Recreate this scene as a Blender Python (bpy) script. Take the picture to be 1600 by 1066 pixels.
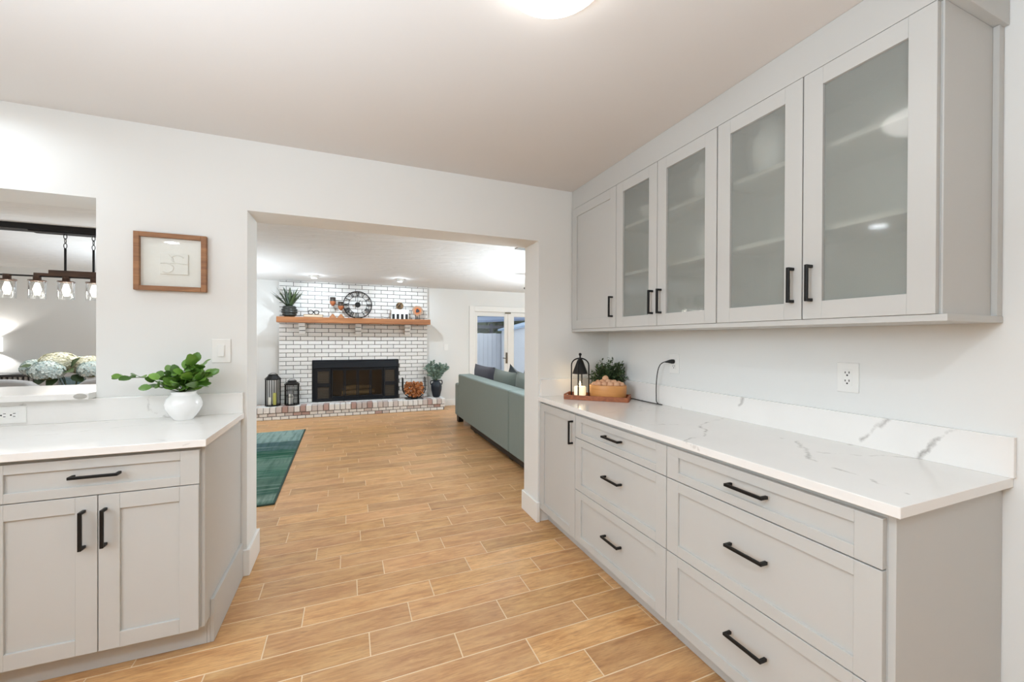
import bpy, bmesh, math, random
from mathutils import Vector, Matrix, Quaternion
random.seed(7)
for o in list(bpy.data.objects): bpy.data.objects.remove(o)
SC = bpy.context.scene
COL = SC.collection
PI = math.pi

# ------------------------------------------------------------------ camera
F_PX, CXS, YAW, PIT, ROL, CAMH = 633.17, 3.41, 0.38489, -0.00412, 0.00396, 1.33
cy, sy, cp, sp = math.cos(YAW), math.sin(YAW), math.cos(PIT), math.sin(PIT)
fw = Vector((sy*cp, cy*cp, sp)); rt = Vector((cy, -sy, 0)); up = rt.cross(fw)
r2 = rt*math.cos(ROL) + up*math.sin(ROL); u2 = -rt*math.sin(ROL) + up*math.cos(ROL)
cam = bpy.data.cameras.new('camera'); camo = bpy.data.objects.new('camera', cam); COL.objects.link(camo)
cam.sensor_width = 36; cam.lens = F_PX*36/1600; cam.shift_x = -CXS/1600; cam.clip_start = 0.02
M4 = Matrix((( r2.x, u2.x, -fw.x, 0), (r2.y, u2.y, -fw.y, 0), (r2.z, u2.z, -fw.z, CAMH), (0, 0, 0, 1)))
camo.matrix_world = M4
SC.camera = camo

# ------------------------------------------------------------------ world, exposure, lamps
SC.view_settings.view_transform = 'Standard'; SC.view_settings.look = 'None'
SC.view_settings.gamma = 1; SC.view_settings.use_curve_mapping = False
SC.view_settings.exposure = 0.0
SC.cycles.max_bounces = 10; SC.cycles.diffuse_bounces = 6; SC.cycles.glossy_bounces = 4
SC.cycles.transmission_bounces = 8; SC.cycles.transparent_max_bounces = 12
SC.cycles.use_denoising = True
SC.cycles.sample_clamp_indirect = 6
SC.cycles.caustics_reflective = False
W = bpy.data.worlds.new('world'); SC.world = W; W.use_nodes = True
W.node_tree.nodes['Background'].inputs[0].default_value = (0.93, 0.96, 1.0, 1)
W.node_tree.nodes['Background'].inputs[1].default_value = 1.6

KCOL = (0.76, 0.885, 1.0); LCOL = (0.77, 0.89, 1.0)
def lamp(name, loc, power, size=0.12, col=KCOL, spread=150, aim=None):
    l = bpy.data.lights.new(name, 'AREA'); l.shape = 'DISK'; l.size = size; l.energy = power; l.color = col
    l.spread = math.radians(spread)
    o = bpy.data.objects.new(name, l); o.location = loc; COL.objects.link(o)
    if aim: o.rotation_euler = (Vector(aim)-Vector(loc)).to_track_quat('-Z', 'Y').to_euler()
    return o
KITCHEN_LAMPS = [(-1.59, 2.30, 3.0), (-1.9, 1.0, 7), (-1.9, -0.5, 14), (-0.2, -0.3, 16), (-1.2, -2.2, 4), (0.9, -2.4, 4)]  # first serves the real recessed light; the others are added unseen fill
for x, y, p in KITCHEN_LAMPS: lamp('recessed_and_fill_lamp', (x, y, 2.425), p, 0.13, KCOL, 165)
LIVING_LAMPS = [(2.6, 3.7, 9), (2.9, 6.2, 10), (-1.7, 3.9, 8), (-1.6, 6.2, 7), (0.5, 4.2, 5), (-4.3, 6.8, 4), (-3.9, 3.6, 5)]  # added fill lamps without fixtures, brightening the living and dining room
for x, y, p in LIVING_LAMPS: lamp('recessed_and_fill_lamp', (x, y, 2.31), p, 0.13, LCOL, 165)
# unseen added lamps standing in for bounced flash: soft light off the ceilings
for x, y, z, p in ((-1.0, 0.1, 0.9, 88), (-0.2, -1.2, 0.9, 28)): lamp('bounce_fill_lamp', (x, y, z), p, 0.5, KCOL, 150, (x, y+0.01, 5))
for x, y, z, p in ((3.4, 5.0, 0.9, 125), (-1.9, 6.4, 0.9, 46), (2.9, 3.5, 0.9, 26), (-4.6, 3.8, 0.9, 22)): lamp('bounce_fill_lamp', (x, y, z), p, 1.2, LCOL, 158, (x, y+0.01, 5))
lamp('soft_fill_lamp', (-2.5, 0.2, 1.9), 13, 1.0, KCOL, 85, (1.7, 1.75, 1.1))
lamp('soft_fill_lamp', (4.6, 4.2, 1.9), 52, 1.0, LCOL, 150, (-0.5, 3.2, 1.2))
DOME_EMIT = 9.0

# ------------------------------------------------------------------ materials
def lin(c):
    return tuple(((v/255)/12.92 if v/255 <= 0.04045 else ((v/255+0.055)/1.055)**2.4) for v in c)
def N(nt, t, **kw):
    n = nt.nodes.new(t)
    for k, v in kw.items():
        if k.startswith('i_'):
            key = k[2:]
            s = n.inputs[int(key)] if key.isdigit() else n.inputs[key]
            if isinstance(v, bpy.types.NodeSocket): nt.links.new(v, s)
            else: s.default_value = v
        else: setattr(n, k, v)
    return n
def math_n(nt, op, a, b=None, c=None, clamp=False):
    n = nt.nodes.new('ShaderNodeMath'); n.operation = op; n.use_clamp = clamp
    for i, v in enumerate((a, b, c)):
        if v is None: continue
        if isinstance(v, bpy.types.NodeSocket): nt.links.new(v, n.inputs[i])
        else: n.inputs[i].default_value = v
    return n.outputs[0]
def vmath(nt, op, a, b=None, c=None):
    n = nt.nodes.new('ShaderNodeVectorMath'); n.operation = op
    for i, v in enumerate((a, b, c)):
        if v is None: continue
        if isinstance(v, bpy.types.NodeSocket): nt.links.new(v, n.inputs[i])
        else: n.inputs[i].default_value = v
    return n
def mix(nt, fac, a, b, mode='MIX'):
    n = nt.nodes.new('ShaderNodeMix'); n.data_type = 'RGBA'; n.blend_type = mode
    for s, v in ((n.inputs[0], fac), (n.inputs[6], a), (n.inputs[7], b)):
        if isinstance(v, bpy.types.NodeSocket): nt.links.new(v, s)
        elif isinstance(v, tuple): s.default_value = v if len(v) == 4 else (*v, 1)
        else: s.default_value = v
    return n.outputs[2]
def ramp(nt, fac, stops):
    n = nt.nodes.new('ShaderNodeValToRGB'); nt.links.new(fac, n.inputs[0])
    el = n.color_ramp.elements
    while len(el) < len(stops): el.new(0.5)
    for e, (p, c) in zip(el, stops): e.position = p; e.color = (*c, 1) if len(c) == 3 else c
    return n.outputs[0]
def new_mat(name):
    m = bpy.data.materials.new(name); m.use_nodes = True
    return m, m.node_tree, m.node_tree.nodes['Principled BSDF']
def pos(nt): return nt.nodes.new('ShaderNodeNewGeometry').outputs['Position']
def objc(nt): return nt.nodes.new('ShaderNodeTexCoord').outputs['Object']
def noise(nt, vec, scale, detail=3, rough=0.55, dist=0.0):
    n = N(nt, 'ShaderNodeTexNoise', i_Scale=scale, i_Detail=detail, i_Roughness=rough, i_Distortion=dist)
    nt.links.new(vec, n.inputs['Vector']); return n
def bump(nt, h, strength, dist=0.002, bsdf=None):
    b = N(nt, 'ShaderNodeBump', i_Strength=strength, i_Distance=dist); nt.links.new(h, b.inputs['Height'])
    if bsdf: nt.links.new(b.outputs[0], bsdf.inputs['Normal'])
    return b.outputs[0]
def rnd01(nt):
    a = nt.nodes.new('ShaderNodeObjectInfo').outputs['Random']; b = nt.nodes.new('ShaderNodeNewGeometry').outputs['Random Per Island']
    return math_n(nt, 'FRACT', math_n(nt, 'ADD', a, b))
def paint(name, rgb, rough=0.5, var=0.04, scale=6, bmp=0.05, bscale=90, spec=0.4, metal=0.0):
    m, nt, b = new_mat(name); c = lin(rgb)
    v = pos(nt); n = noise(nt, v, scale)
    col = mix(nt, n.outputs[0], tuple(x*(1-var) for x in c), tuple(min(1, x*(1+var)) for x in c))
    nt.links.new(col, b.inputs['Base Color']); b.inputs['Roughness'].default_value = rough
    b.inputs['Specular IOR Level'].default_value = spec; b.inputs['Metallic'].default_value = metal
    if bmp: bump(nt, noise(nt, v, bscale, 2).outputs[0], bmp, 0.001, b)
    return m
def emit(name, rgb, strength):
    m, nt, b = new_mat(name)
    b.inputs['Base Color'].default_value = (0.9, 0.9, 0.9, 1)
    b.inputs['Emission Color'].default_value = (*rgb, 1); b.inputs['Emission Strength'].default_value = strength
    return m
def wood(name, dark, light, sc=(3, 25, 25), rough=0.45, contrast=1.0):
    m, nt, b = new_mat(name)
    mp = N(nt, 'ShaderNodeMapping'); nt.links.new(objc(nt), mp.inputs[0]); mp.inputs['Scale'].default_value = sc
    n = noise(nt, mp.outputs[0], 1.0, 6, 0.6, 0.6)
    col = ramp(nt, n.outputs[0], [(0.5-0.22*contrast, lin(dark)), (0.5+0.22*contrast, lin(light))])
    nt.links.new(col, b.inputs['Base Color']); b.inputs['Roughness'].default_value = rough
    bump(nt, n.outputs[0], 0.15, 0.002, b)
    return m
def glassy(name, tint=(1, 1, 1), refl=1.0):
    m, nt, b = new_mat(name); nt.nodes.remove(b)
    t = N(nt, 'ShaderNodeBsdfTransparent'); t.inputs[0].default_value = (*tint, 1)
    g = N(nt, 'ShaderNodeBsdfGlossy'); g.inputs['Roughness'].default_value = 0.02
    bf = nt.nodes.new('ShaderNodeNewGeometry').outputs['Backfacing']
    f = N(nt, 'ShaderNodeFresnel', i_IOR=math_n(nt, 'MULTIPLY_ADD', bf, 1/1.45-1.45, 1.45))
    mx = N(nt, 'ShaderNodeMixShader'); nt.links.new(math_n(nt, 'MULTIPLY', f.outputs[0], refl), mx.inputs[0])
    nt.links.new(t.outputs[0], mx.inputs[1]); nt.links.new(g.outputs[0], mx.inputs[2])
    nt.links.new(mx.outputs[0], nt.nodes['Material Output'].inputs[0])
    return m

wall_m = paint('white_wall_paint', (226, 226, 223), 0.7, 0.012, 3, 0.06, 140, 0.25)
ceil_m = paint('ceiling_paint', (212, 208, 204), 0.8, 0.012, 2, 0.08, 120, 0.2)
trim_m = paint('white_trim_paint', (232, 231, 227), 0.4, 0.01, 3, 0.02, 90)
cab_m = paint('greige_cabinet_paint', (190, 189, 185), 0.42, 0.015, 4, 0.03, 200, 0.35)
cabin_m = paint('cabinet_interior', (206, 205, 198), 0.55, 0.01)
black_m = paint('matte_black_metal', (22, 21, 20), 0.45, 0.1, 20, 0.02, 300, 0.4, 0.3)
iron_m = paint('dark_iron', (38, 36, 35), 0.5, 0.15, 30, 0.1, 200, 0.4, 0.5)
plastic_m = paint('white_plastic', (233, 232, 228), 0.3, 0.01, 5, 0, 90, 0.5)
slot_m = paint('dark_slot', (25, 24, 23), 0.6, 0.05)
grout_m = paint('grout', (226, 202, 168), 0.85, 0.06, 40, 0.2, 300, 0.2)
mortar_m = paint('grey_mortar', (112, 110, 107), 0.95, 0.25, 30, 0.5, 200, 0.1)

def tex_ceiling():
    m, nt, b = new_mat('swirled_ceiling_plaster')
    v = pos(nt); mp = N(nt, 'ShaderNodeMapping'); nt.links.new(v, mp.inputs[0]); mp.inputs['Scale'].default_value = (1.2, 3.2, 1)
    n = noise(nt, mp.outputs[0], 2.2, 3, 0.5, 1.2)
    c = lin((214, 213, 210)); b.inputs['Base Color'].default_value = (*c, 1); b.inputs['Roughness'].default_value = 0.85
    bump(nt, n.outputs[0], 0.55, 0.03, b); return m
ceil2_m = tex_ceiling()

def tile_mat():
    m, nt, b = new_mat('oak_look_porcelain')
    r = rnd01(nt); p = pos(nt)
    offs = vmath(nt, 'SCALE', (31.7, 17.3, 0.0)); nt.links.new(r, offs.inputs['Scale'])
    v = vmath(nt, 'ADD', p, offs.outputs[0]).outputs[0]
    mp = N(nt, 'ShaderNodeMapping'); nt.links.new(v, mp.inputs[0]); mp.inputs['Scale'].default_value = (2.2, 17, 1)
    n1 = noise(nt, mp.outputs[0], 2.2, 8, 0.66, 1.0)
    mp2 = N(nt, 'ShaderNodeMapping'); nt.links.new(v, mp2.inputs[0]); mp2.inputs['Scale'].default_value = (2.0, 5.5, 1)
    n2 = noise(nt, mp2.outputs[0], 1.7, 3, 0.5, 0.4)
    mp3 = N(nt, 'ShaderNodeMapping'); nt.links.new(v, mp3.inputs[0]); mp3.inputs['Scale'].default_value = (9, 90, 1)
    n3 = noise(nt, mp3.outputs[0], 2.0, 4, 0.6)
    c1 = ramp(nt, n1.outputs[0], [(0.26, lin((144, 98, 56))), (0.46, lin((188, 138, 84))), (0.66, lin((214, 168, 110)))])
    c2 = mix(nt, math_n(nt, 'MULTIPLY', math_n(nt, 'SUBTRACT', n2.outputs[0], 0.42), 2.2, clamp=True), c1, lin((220, 178, 122)))
    c3 = mix(nt, math_n(nt, 'MULTIPLY', math_n(nt, 'SUBTRACT', n3.outputs[0], 0.50, clamp=True), 2.6, clamp=True), c2, lin((140, 100, 64)))
    vor = N(nt, 'ShaderNodeTexVoronoi', i_Scale=1.5); nt.links.new(mp2.outputs[0], vor.inputs['Vector'])
    knot = math_n(nt, 'SUBTRACT', 1.0, math_n(nt, 'DIVIDE', vor.outputs['Distance'], 0.075), clamp=True)
    c4 = mix(nt, math_n(nt, 'MULTIPLY', knot, 0.6), c3, lin((112, 76, 46)))
    r2_ = math_n(nt, 'FRACT', math_n(nt, 'MULTIPLY', r, 7.31))
    c4 = mix(nt, math_n(nt, 'MULTIPLY', r2_, .28), c4, lin((196, 146, 112)))
    val = math_n(nt, 'MULTIPLY_ADD', r, 0.32, 0.88)
    hsv = N(nt, 'ShaderNodeHueSaturation', i_Saturation=0.98); nt.links.new(val, hsv.inputs['Value']); nt.links.new(c4, hsv.inputs['Color'])
    nt.links.new(hsv.outputs[0], b.inputs['Base Color'])
    b.inputs['Roughness'].default_value = 0.36; b.inputs['Specular IOR Level'].default_value = 0.42
    bump(nt, n3.outputs[0], 0.08, 0.001, b)
    return m
tile_m = tile_mat()

def quartz(name, segs):
    m, nt, b = new_mat(name); p = pos(nt)
    n = noise(nt, p, 7.0, 5, 0.6)
    off = vmath(nt, 'SUBTRACT', n.outputs['Color'], (0.5, 0.5, 0.5)).outputs[0]
    o2 = vmath(nt, 'SCALE', off); o2.inputs['Scale'].default_value = 0.11
    q = vmath(nt, 'ADD', p, o2.outputs[0]).outputs[0]
    tot = None
    for A, B, wd, st in segs:
        A = Vector(A); B = Vector(B); d = B-A; L2 = d.length_squared
        pa = vmath(nt, 'SUBTRACT', q, tuple(A)).outputs[0]
        t = math_n(nt, 'DIVIDE', vmath(nt, 'DOT_PRODUCT', pa, tuple(d)).outputs['Value'], L2, clamp=True)
        dv = vmath(nt, 'SCALE', tuple(d)); nt.links.new(t, dv.inputs['Scale'])
        dist = vmath(nt, 'LENGTH', vmath(nt, 'SUBTRACT', pa, dv.outputs[0]).outputs[0]).outputs['Value']
        k = math_n(nt, 'MULTIPLY', math_n(nt, 'SUBTRACT', 1.0, math_n(nt, 'DIVIDE', dist, wd), clamp=True), st)
        tot = k if tot is None else math_n(nt, 'MAXIMUM', tot, k)
    n2 = noise(nt, p, 2.0, 4, 0.6); n4 = noise(nt, p, 26.0, 4, 0.6)
    base = mix(nt, n2.outputs[0], lin((226, 223, 219)), lin((240, 238, 234)))
    fac = math_n(nt, 'MULTIPLY', tot, math_n(nt, 'MULTIPLY_ADD', n4.outputs[0], 1.5, 0.12, clamp=True), clamp=True)
    col = mix(nt, fac, base, lin((150, 144, 138)))
    nt.links.new(col, b.inputs['Base Color']); b.inputs['Roughness'].default_value = 0.16; b.inputs['Specular IOR Level'].default_value = 0.5
    return m

# ------------------------------------------------------------------ mesh helpers
class MB:
    def __init__(s): s.v = []; s.f = []; s.sm = []
    def add(s, vs, fs, smooth=False):
        n = len(s.v); s.v += [tuple(v) for v in vs]; s.f += [tuple(i+n for i in f) for f in fs]; s.sm += [smooth]*len(fs); return s
    def box(s, x0, x1, y0, y1, z0, z1, fn=None):
        vs = [(x, y, z) for x in (x0, x1) for y in (y0, y1) for z in (z0, z1)]
        if fn: vs = [fn(*v) for v in vs]
        return s.add(vs, [(0, 1, 3, 2), (4, 6, 7, 5), (0, 4, 5, 1), (2, 3, 7, 6), (0, 2, 6, 4), (1, 5, 7, 3)])
    def prism(s, poly, a, b, ax='z'):
        n = len(poly); mk = {'z': lambda p, h: (p[0], p[1], h), 'y': lambda p, h: (p[0], h, p[1]), 'x': lambda p, h: (h, p[0], p[1])}[ax]
        vs = [mk(p, a) for p in poly]+[mk(p, b) for p in poly]
        return s.add(vs, [tuple(range(n)), tuple(range(2*n-1, n-1, -1))]+[(i, (i+1) % n, n+(i+1) % n, n+i) for i in range(n)])
    def tube(s, pts, r, n=8, caps=True):
        P = [Vector(p) for p in pts]; m = len(P); rs = r if isinstance(r, (list, tuple)) else [r]*m
        rings = []; ref = None
        for i in range(m):
            t = (P[min(i+1, m-1)]-P[max(i-1, 0)]).normalized()
            if ref is None: ref = Vector((0, 0, 1)) if abs(t.z) < 0.9 else Vector((1, 0, 0))
            a = (ref - t*ref.dot(t)).normalized(); ref = a; bb = t.cross(a)
            rings.append([P[i]+(a*math.cos(2*PI*k/n)+bb*math.sin(2*PI*k/n))*rs[i] for k in range(n)])
        vs = [v for rg in rings for v in rg]
        fs = [(i*n+k, i*n+(k+1) % n, (i+1)*n+(k+1) % n, (i+1)*n+k) for i in range(m-1) for k in range(n)]
        s.add(vs, fs, True)
        if caps: s.add(rings[0], [tuple(range(n))[::-1]]); s.add(rings[-1], [tuple(range(n))])
        return s
    def lathe(s, prof, c=(0, 0, 0), n=24, smooth=True, sx=1, sy_=1, cap=True):
        vs = [(c[0]+r*math.cos(2*PI*k/n)*sx, c[1]+r*math.sin(2*PI*k/n)*sy_, c[2]+z) for r, z in prof for k in range(n)]
        fs = [(i*n+k, i*n+(k+1) % n, (i+1)*n+(k+1) % n, (i+1)*n+k) for i in range(len(prof)-1) for k in range(n)]
        s.add(vs, fs, smooth)
        if cap:
            if prof[0][0] > 1e-4: s.add(vs[:n], [tuple(range(n))[::-1]])
            if prof[-1][0] > 1e-4: s.add(vs[-n:], [tuple(range(n))])
        return s
    def ball(s, c, r, nu=14, nv=9, sc=(1, 1, 1)):
        prof = [(max(1e-5, math.sin(PI*i/nv)), -math.cos(PI*i/nv)) for i in range(nv+1)]
        vs = [(c[0]+r*sc[0]*a*math.cos(2*PI*k/nu), c[1]+r*sc[1]*a*math.sin(2*PI*k/nu), c[2]+r*sc[2]*z) for a, z in prof for k in range(nu)]
        return s.add(vs, [(i*nu+k, i*nu+(k+1) % nu, (i+1)*nu+(k+1) % nu, (i+1)*nu+k) for i in range(nv) for k in range(nu)], True)
    def leaf(s, base, d, nrm, L, Wd, curl=0.15, prof=(0.0, 0.75, 1.0, 0.72, 0.0), fold=0.12):
        b = Vector(base); d = Vector(d).normalized(); nr = Vector(nrm); nr = (nr-d*nr.dot(d))
        nr = nr.normalized() if nr.length > 1e-4 else d.orthogonal().normalized()
        sd = d.cross(nr); m = len(prof); vs = []
        for i, w in enumerate(prof):
            t = i/(m-1); c0 = b + d*L*t - nr*curl*L*t*t
            ww = max(w, 0.03)*Wd/2
            vs += [c0-sd*ww+nr*fold*ww, c0, c0+sd*ww+nr*fold*ww]
        fs = []
        for i in range(m-1):
            for j in range(2): fs.append((i*3+j, i*3+j+1, i*3+j+4, i*3+j+3))
        return s.add(vs, fs, True)
    def mesh(s, name, mats, recalc=True):
        me = bpy.data.meshes.new(name); me.from_pydata(s.v, [], s.f)
        me.polygons.foreach_set('use_smooth', s.sm)
        if recalc:
            bm = bmesh.new(); bm.from_mesh(me); bmesh.ops.recalc_face_normals(bm, faces=bm.faces); bm.to_mesh(me); bm.free()
        for m in (mats if isinstance(mats, (list, tuple)) else [mats]): me.materials.append(m)
        return me
def link(name, me, parent=None, bevel=0, seg=2):
    o = bpy.data.objects.new(name, me); COL.objects.link(o)
    if parent:
        o.parent = parent
        mw = Matrix.Identity(4); q = parent
        while q: mw = q.matrix_basis if not q.parent else mw; q = q.parent
        o.matrix_parent_inverse = (parent.matrix_basis.inverted() if not parent.parent else Matrix.Identity(4))
    if bevel:
        md = o.modifiers.new('bevel', 'BEVEL'); md.width = bevel; md.segments = seg; md.limit_method = 'ANGLE'; md.angle_limit = math.radians(40)
        md.harden_normals = False
    return o
def part(name, mb, mat, parent, bevel=0, label=None, kind=None, seg=2, recalc=True):
    o = link(name, mb.mesh(name, mat, recalc), parent, bevel, seg)
    if label: o['label'] = label
    if kind: o['kind'] = kind
    return o
def tag(o, label, cat, group=None):
    o['label'] = label; o['category'] = cat
    if group: o['group'] = group
    return o
def thing(name, label, cat, loc=(0, 0, 0), group=None, rz=0):
    o = bpy.data.objects.new(name, None); o.location = loc; o.rotation_euler = (0, 0, rz); o.empty_display_size = 0.1
    o.matrix_basis = Matrix.Translation(loc) @ Matrix.Rotation(rz, 4, 'Z')
    COL.objects.link(o); return tag(o, label, cat, group)
def single(name, mb, mat, label, cat, group=None, bevel=0):
    return tag(part(name, mb, mat, None, bevel), label, cat, group)
def struct(name, mb, mat, label=None, bevel=0, parent=None):
    o = part(name, mb, mat, parent, bevel, label)
    if not parent: o['kind'] = 'structure'
    return o
def dup(root, loc, rz=0, label=None, group=None):
    r = root.copy(); COL.objects.link(r); r.matrix_basis = Matrix.Translation(loc) @ Matrix.Rotation(rz, 4, 'Z')
    if label: r['label'] = label
    if group: r['group'] = group
    for ch in list(root.children):
        c = ch.copy(); COL.objects.link(c); c.parent = r
        for g in ch.children:
            d = g.copy(); COL.objects.link(d); d.parent = c
    return r

# ------------------------------------------------------------------ room shell
WY0, WY1 = 2.67, 2.92            # wall between kitchen and living room
CZ, CZ2 = 2.44, 2.33
XR = 1.88
YF = 8.0                          # far wall of the living room
PX0, PX1, PZ0, PZ1 = -2.7, -1.18, 1.0285, 2.03     # pass-through
OX0, OX1, OZ = -0.535, 1.272, 2.047               # doorway
b = MB()
b.box(-3.4, PX0, WY0, WY1, 0, 2.5).box(PX0, PX1, WY0, WY1, 0, PZ0).box(PX0, PX1, WY0, WY1, PZ1, 2.5)
b.box(PX1, OX0, WY0, WY1, 0, 2.5).box(OX0, OX1, WY0, WY1, OZ, 2.5).box(OX1, XR, WY0, WY1, 0, 2.5).box(XR, 5.2, WY0, WY1, 0, 2.5).box(-6.0, -3.4, WY0, WY1, 0, 2.5)
struct('wall_back', b, wall_m, 'white kitchen wall with a wide doorway and a pass-through opening')
struct('wall_right', MB().box(XR, XR+0.12, -3.6, WY0, 0, 2.5), wall_m, 'white wall behind the grey cabinets')
struct('wall_left', MB().box(-3.52, -3.4, -3.6, WY0, 0, 2.5), wall_m, 'white kitchen wall out of view at the left')
b = MB(); b.box(-3.4, XR, -3.6, -3.48, 0, 2.5)
struct('wall_front', b, wall_m, 'white kitchen wall behind the camera')
# far wall with holes for fireplace and french doors
FX0, FX1, FZ0, FZ1 = -0.60, 0.835, 0.24, 0.94
DX0, DX1, DZ = 2.36, 3.88, 1.90
b = MB()
b.box(-6.0, FX0, YF, YF+0.14, 0, 2.4).box(FX0, FX1, YF, YF+0.14, 0, FZ0).box(FX0, FX1, YF, YF+0.14, FZ1, 2.4)
b.box(FX1, DX0, YF, YF+0.14, 0, 2.4).box(DX0, DX1, YF, YF+0.14, DZ, 2.4).box(DX1, 5.2, YF, YF+0.14, 0, 2.4)
struct('wall_far', b, wall_m, 'white far wall of the living room behind the brick fireplace')
struct('wall_dining', MB().box(-6.12, -6.0, WY0, YF+0.14, 0, 2.4), wall_m, 'white end wall of the dining area')
struct('wall_living', MB().box(5.2, 5.32, WY0, YF+0.14, 0, 2.4), wall_m, 'white end wall of the living room')
struct('ceiling', MB().box(-3.5, XR+0.1, -3.6, WY0, CZ, CZ+0.1), ceil_m, 'smooth off-white kitchen ceiling')
struct('ceiling_living', MB().box(-6.1, 5.3, WY1, YF+0.1, CZ2, CZ2+0.1), ceil2_m, 'swirl-textured ceiling of the living and dining room')

clear_m = glassy('clear_glass', (0.96, 0.98, 0.98))

# ------------------------------------------------------------------ floor: one tile object each
floor = struct('floor', MB().box(-6.1, 5.3, -3.6, YF+0.14, -0.08, -0.0007), grout_m, 'wood-look tile floor running from kitchen to living room')
TY0, TP, TROT, TL = 1.7931, 0.15057, 0.0047, 0.6122
OFF = {-3: .932, -2: .725, -1: .439, 0: .082, 1: -.339, 2: -.204, 3: -.573, 4: -.427, 5: -.047, 6: -.184, 7: .684, 8: -.379, 9: -.02, 10: -.474, 11: -.224, 12: -.536, 13: -.164, 14: -.468}
rt_ = random.Random(3); tiles = []
for k in range(-36, 42):
    off = OFF.get(k, rt_.uniform(0, TL))
    y0 = TY0 + k*TP
    m0 = int((-6.2-off)//TL)
    for m_ in range(m0, m0+21):
        x0 = off + m_*TL
        if x0 > 5.4: continue
        tiles.append((x0, y0))
def tile_rank(x0, y0):
    x, y = x0+TL/2, y0+TP/2
    if y < 0.75: return 1e9
    if y < WY0 and not (-0.95 < x < 1.6): return 1e9
    if y >= WY0-0.1:
        if x < -0.19*y-0.3 or x > 0.44*y+0.3 or x > 1.85: return 1e9
        if y > 7.6: return 1e9
        if x < -0.65 and 3.75 < y < 6.55: return 1e9
    d = x*sy + y*cy; s_ = abs((x*cy-y*sy)/max(d, 0.01))
    if d < 0.4 or s_ > 1.5: return 1e9
    return d
G = 0.0019
def clip_t(x0, y0):
    a, c = max(x0+G, -6.0), min(x0+TL-G, 5.2); e, g = max(y0+G, -3.5), min(y0+TP-G, YF)
    return (a, c, e, g) if c-a > 0.01 and g-e > 0.01 else None
tiles.sort(key=lambda t: tile_rank(*t))
RT = Matrix.Rotation(TROT, 4, 'Z')
hx, hy = TL/2-G, TP/2-G
tb = MB().add([(-hx, -hy, -.006), (hx, -hy, -.006), (hx, hy, -.006), (-hx, hy, -.006), (-hx, -hy, -.0012), (hx, -hy, -.0012), (hx, hy, -.0012), (-hx, hy, -.0012),
    (-hx+.0012, -hy+.0012, 0), (hx-.0012, -hy+.0012, 0), (hx-.0012, hy-.0012, 0), (-hx+.0012, hy-.0012, 0)],
    [(0, 1, 5, 4), (1, 2, 6, 5), (2, 3, 7, 6), (3, 0, 4, 7), (4, 5, 9, 8), (5, 6, 10, 9), (6, 7, 11, 10), (7, 4, 8, 11), (8, 9, 10, 11)])
tme = tb.mesh('tile', tile_m)
piv = Matrix.Translation((0.5, 2.0, 0)) @ RT @ Matrix.Translation((-0.5, -2.0, 0))
rest = MB(); n_t = 0
for t in tiles:
    if n_t < 298 and tile_rank(*t) < 1e8:
        o = link('tile', tme, floor); o.matrix_basis = piv @ Matrix.Translation((t[0]+TL/2, t[1]+TP/2, 0)); n_t += 1
    else:
        c = clip_t(*t)
        if c:
            vs = [piv @ Vector(p) for p in ((c[0], c[2], 0), (c[1], c[2], 0), (c[1], c[3], 0), (c[0], c[3], 0), (c[0], c[2], -.006), (c[1], c[2], -.006), (c[1], c[3], -.006), (c[0], c[3], -.006))]
            rest.add(vs, [(0, 1, 2, 3), (0, 4, 5, 1), (1, 5, 6, 2), (2, 6, 7, 3), (3, 7, 4, 0)])
part('tile_field', rest, tile_m, floor, kind='stuff')

# ------------------------------------------------------------------ baseboards and trim
def bb_poly(t=0.016, h=0.145): return t, h
b = MB().box(-0.575, OX0+0.016, WY0-0.016, WY0, 0, 0.145).box(OX0, OX0+0.016, WY0, WY1, 0, 0.145).box(-1.2, OX0+0.016, WY1, WY1+0.016, 0, 0.145)
struct('baseboard_left', b, trim_m, 'white baseboard wrapping the left jamb of the doorway', 0.003)
b = MB().box(OX1-0.016, 1.284, WY0-0.016, WY0, 0, 0.145).box(OX1-0.016, OX1, WY0, WY1, 0, 0.145).box(OX1-0.016, 2.4, WY1, WY1+0.016, 0, 0.145)
struct('baseboard_right', b, trim_m, 'white baseboard wrapping the right jamb of the doorway', 0.003)
b = MB().box(1.72, DX0-0.12, YF-0.016, YF, 0, 0.12).box(DX1+0.12, 5.2, YF-0.016, YF, 0, 0.12).box(-6.0, -1.95, YF-0.016, YF, 0, 0.12)
struct('baseboard_far', b, trim_m, 'white baseboard along the far living room wall', 0.003)
struct('baseboard_kitchen', MB().box(XR-0.016, XR, -3.5, 0.595, 0, 0.145), trim_m, 'white baseboard beside the end of the base cabinets', 0.003)

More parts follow.
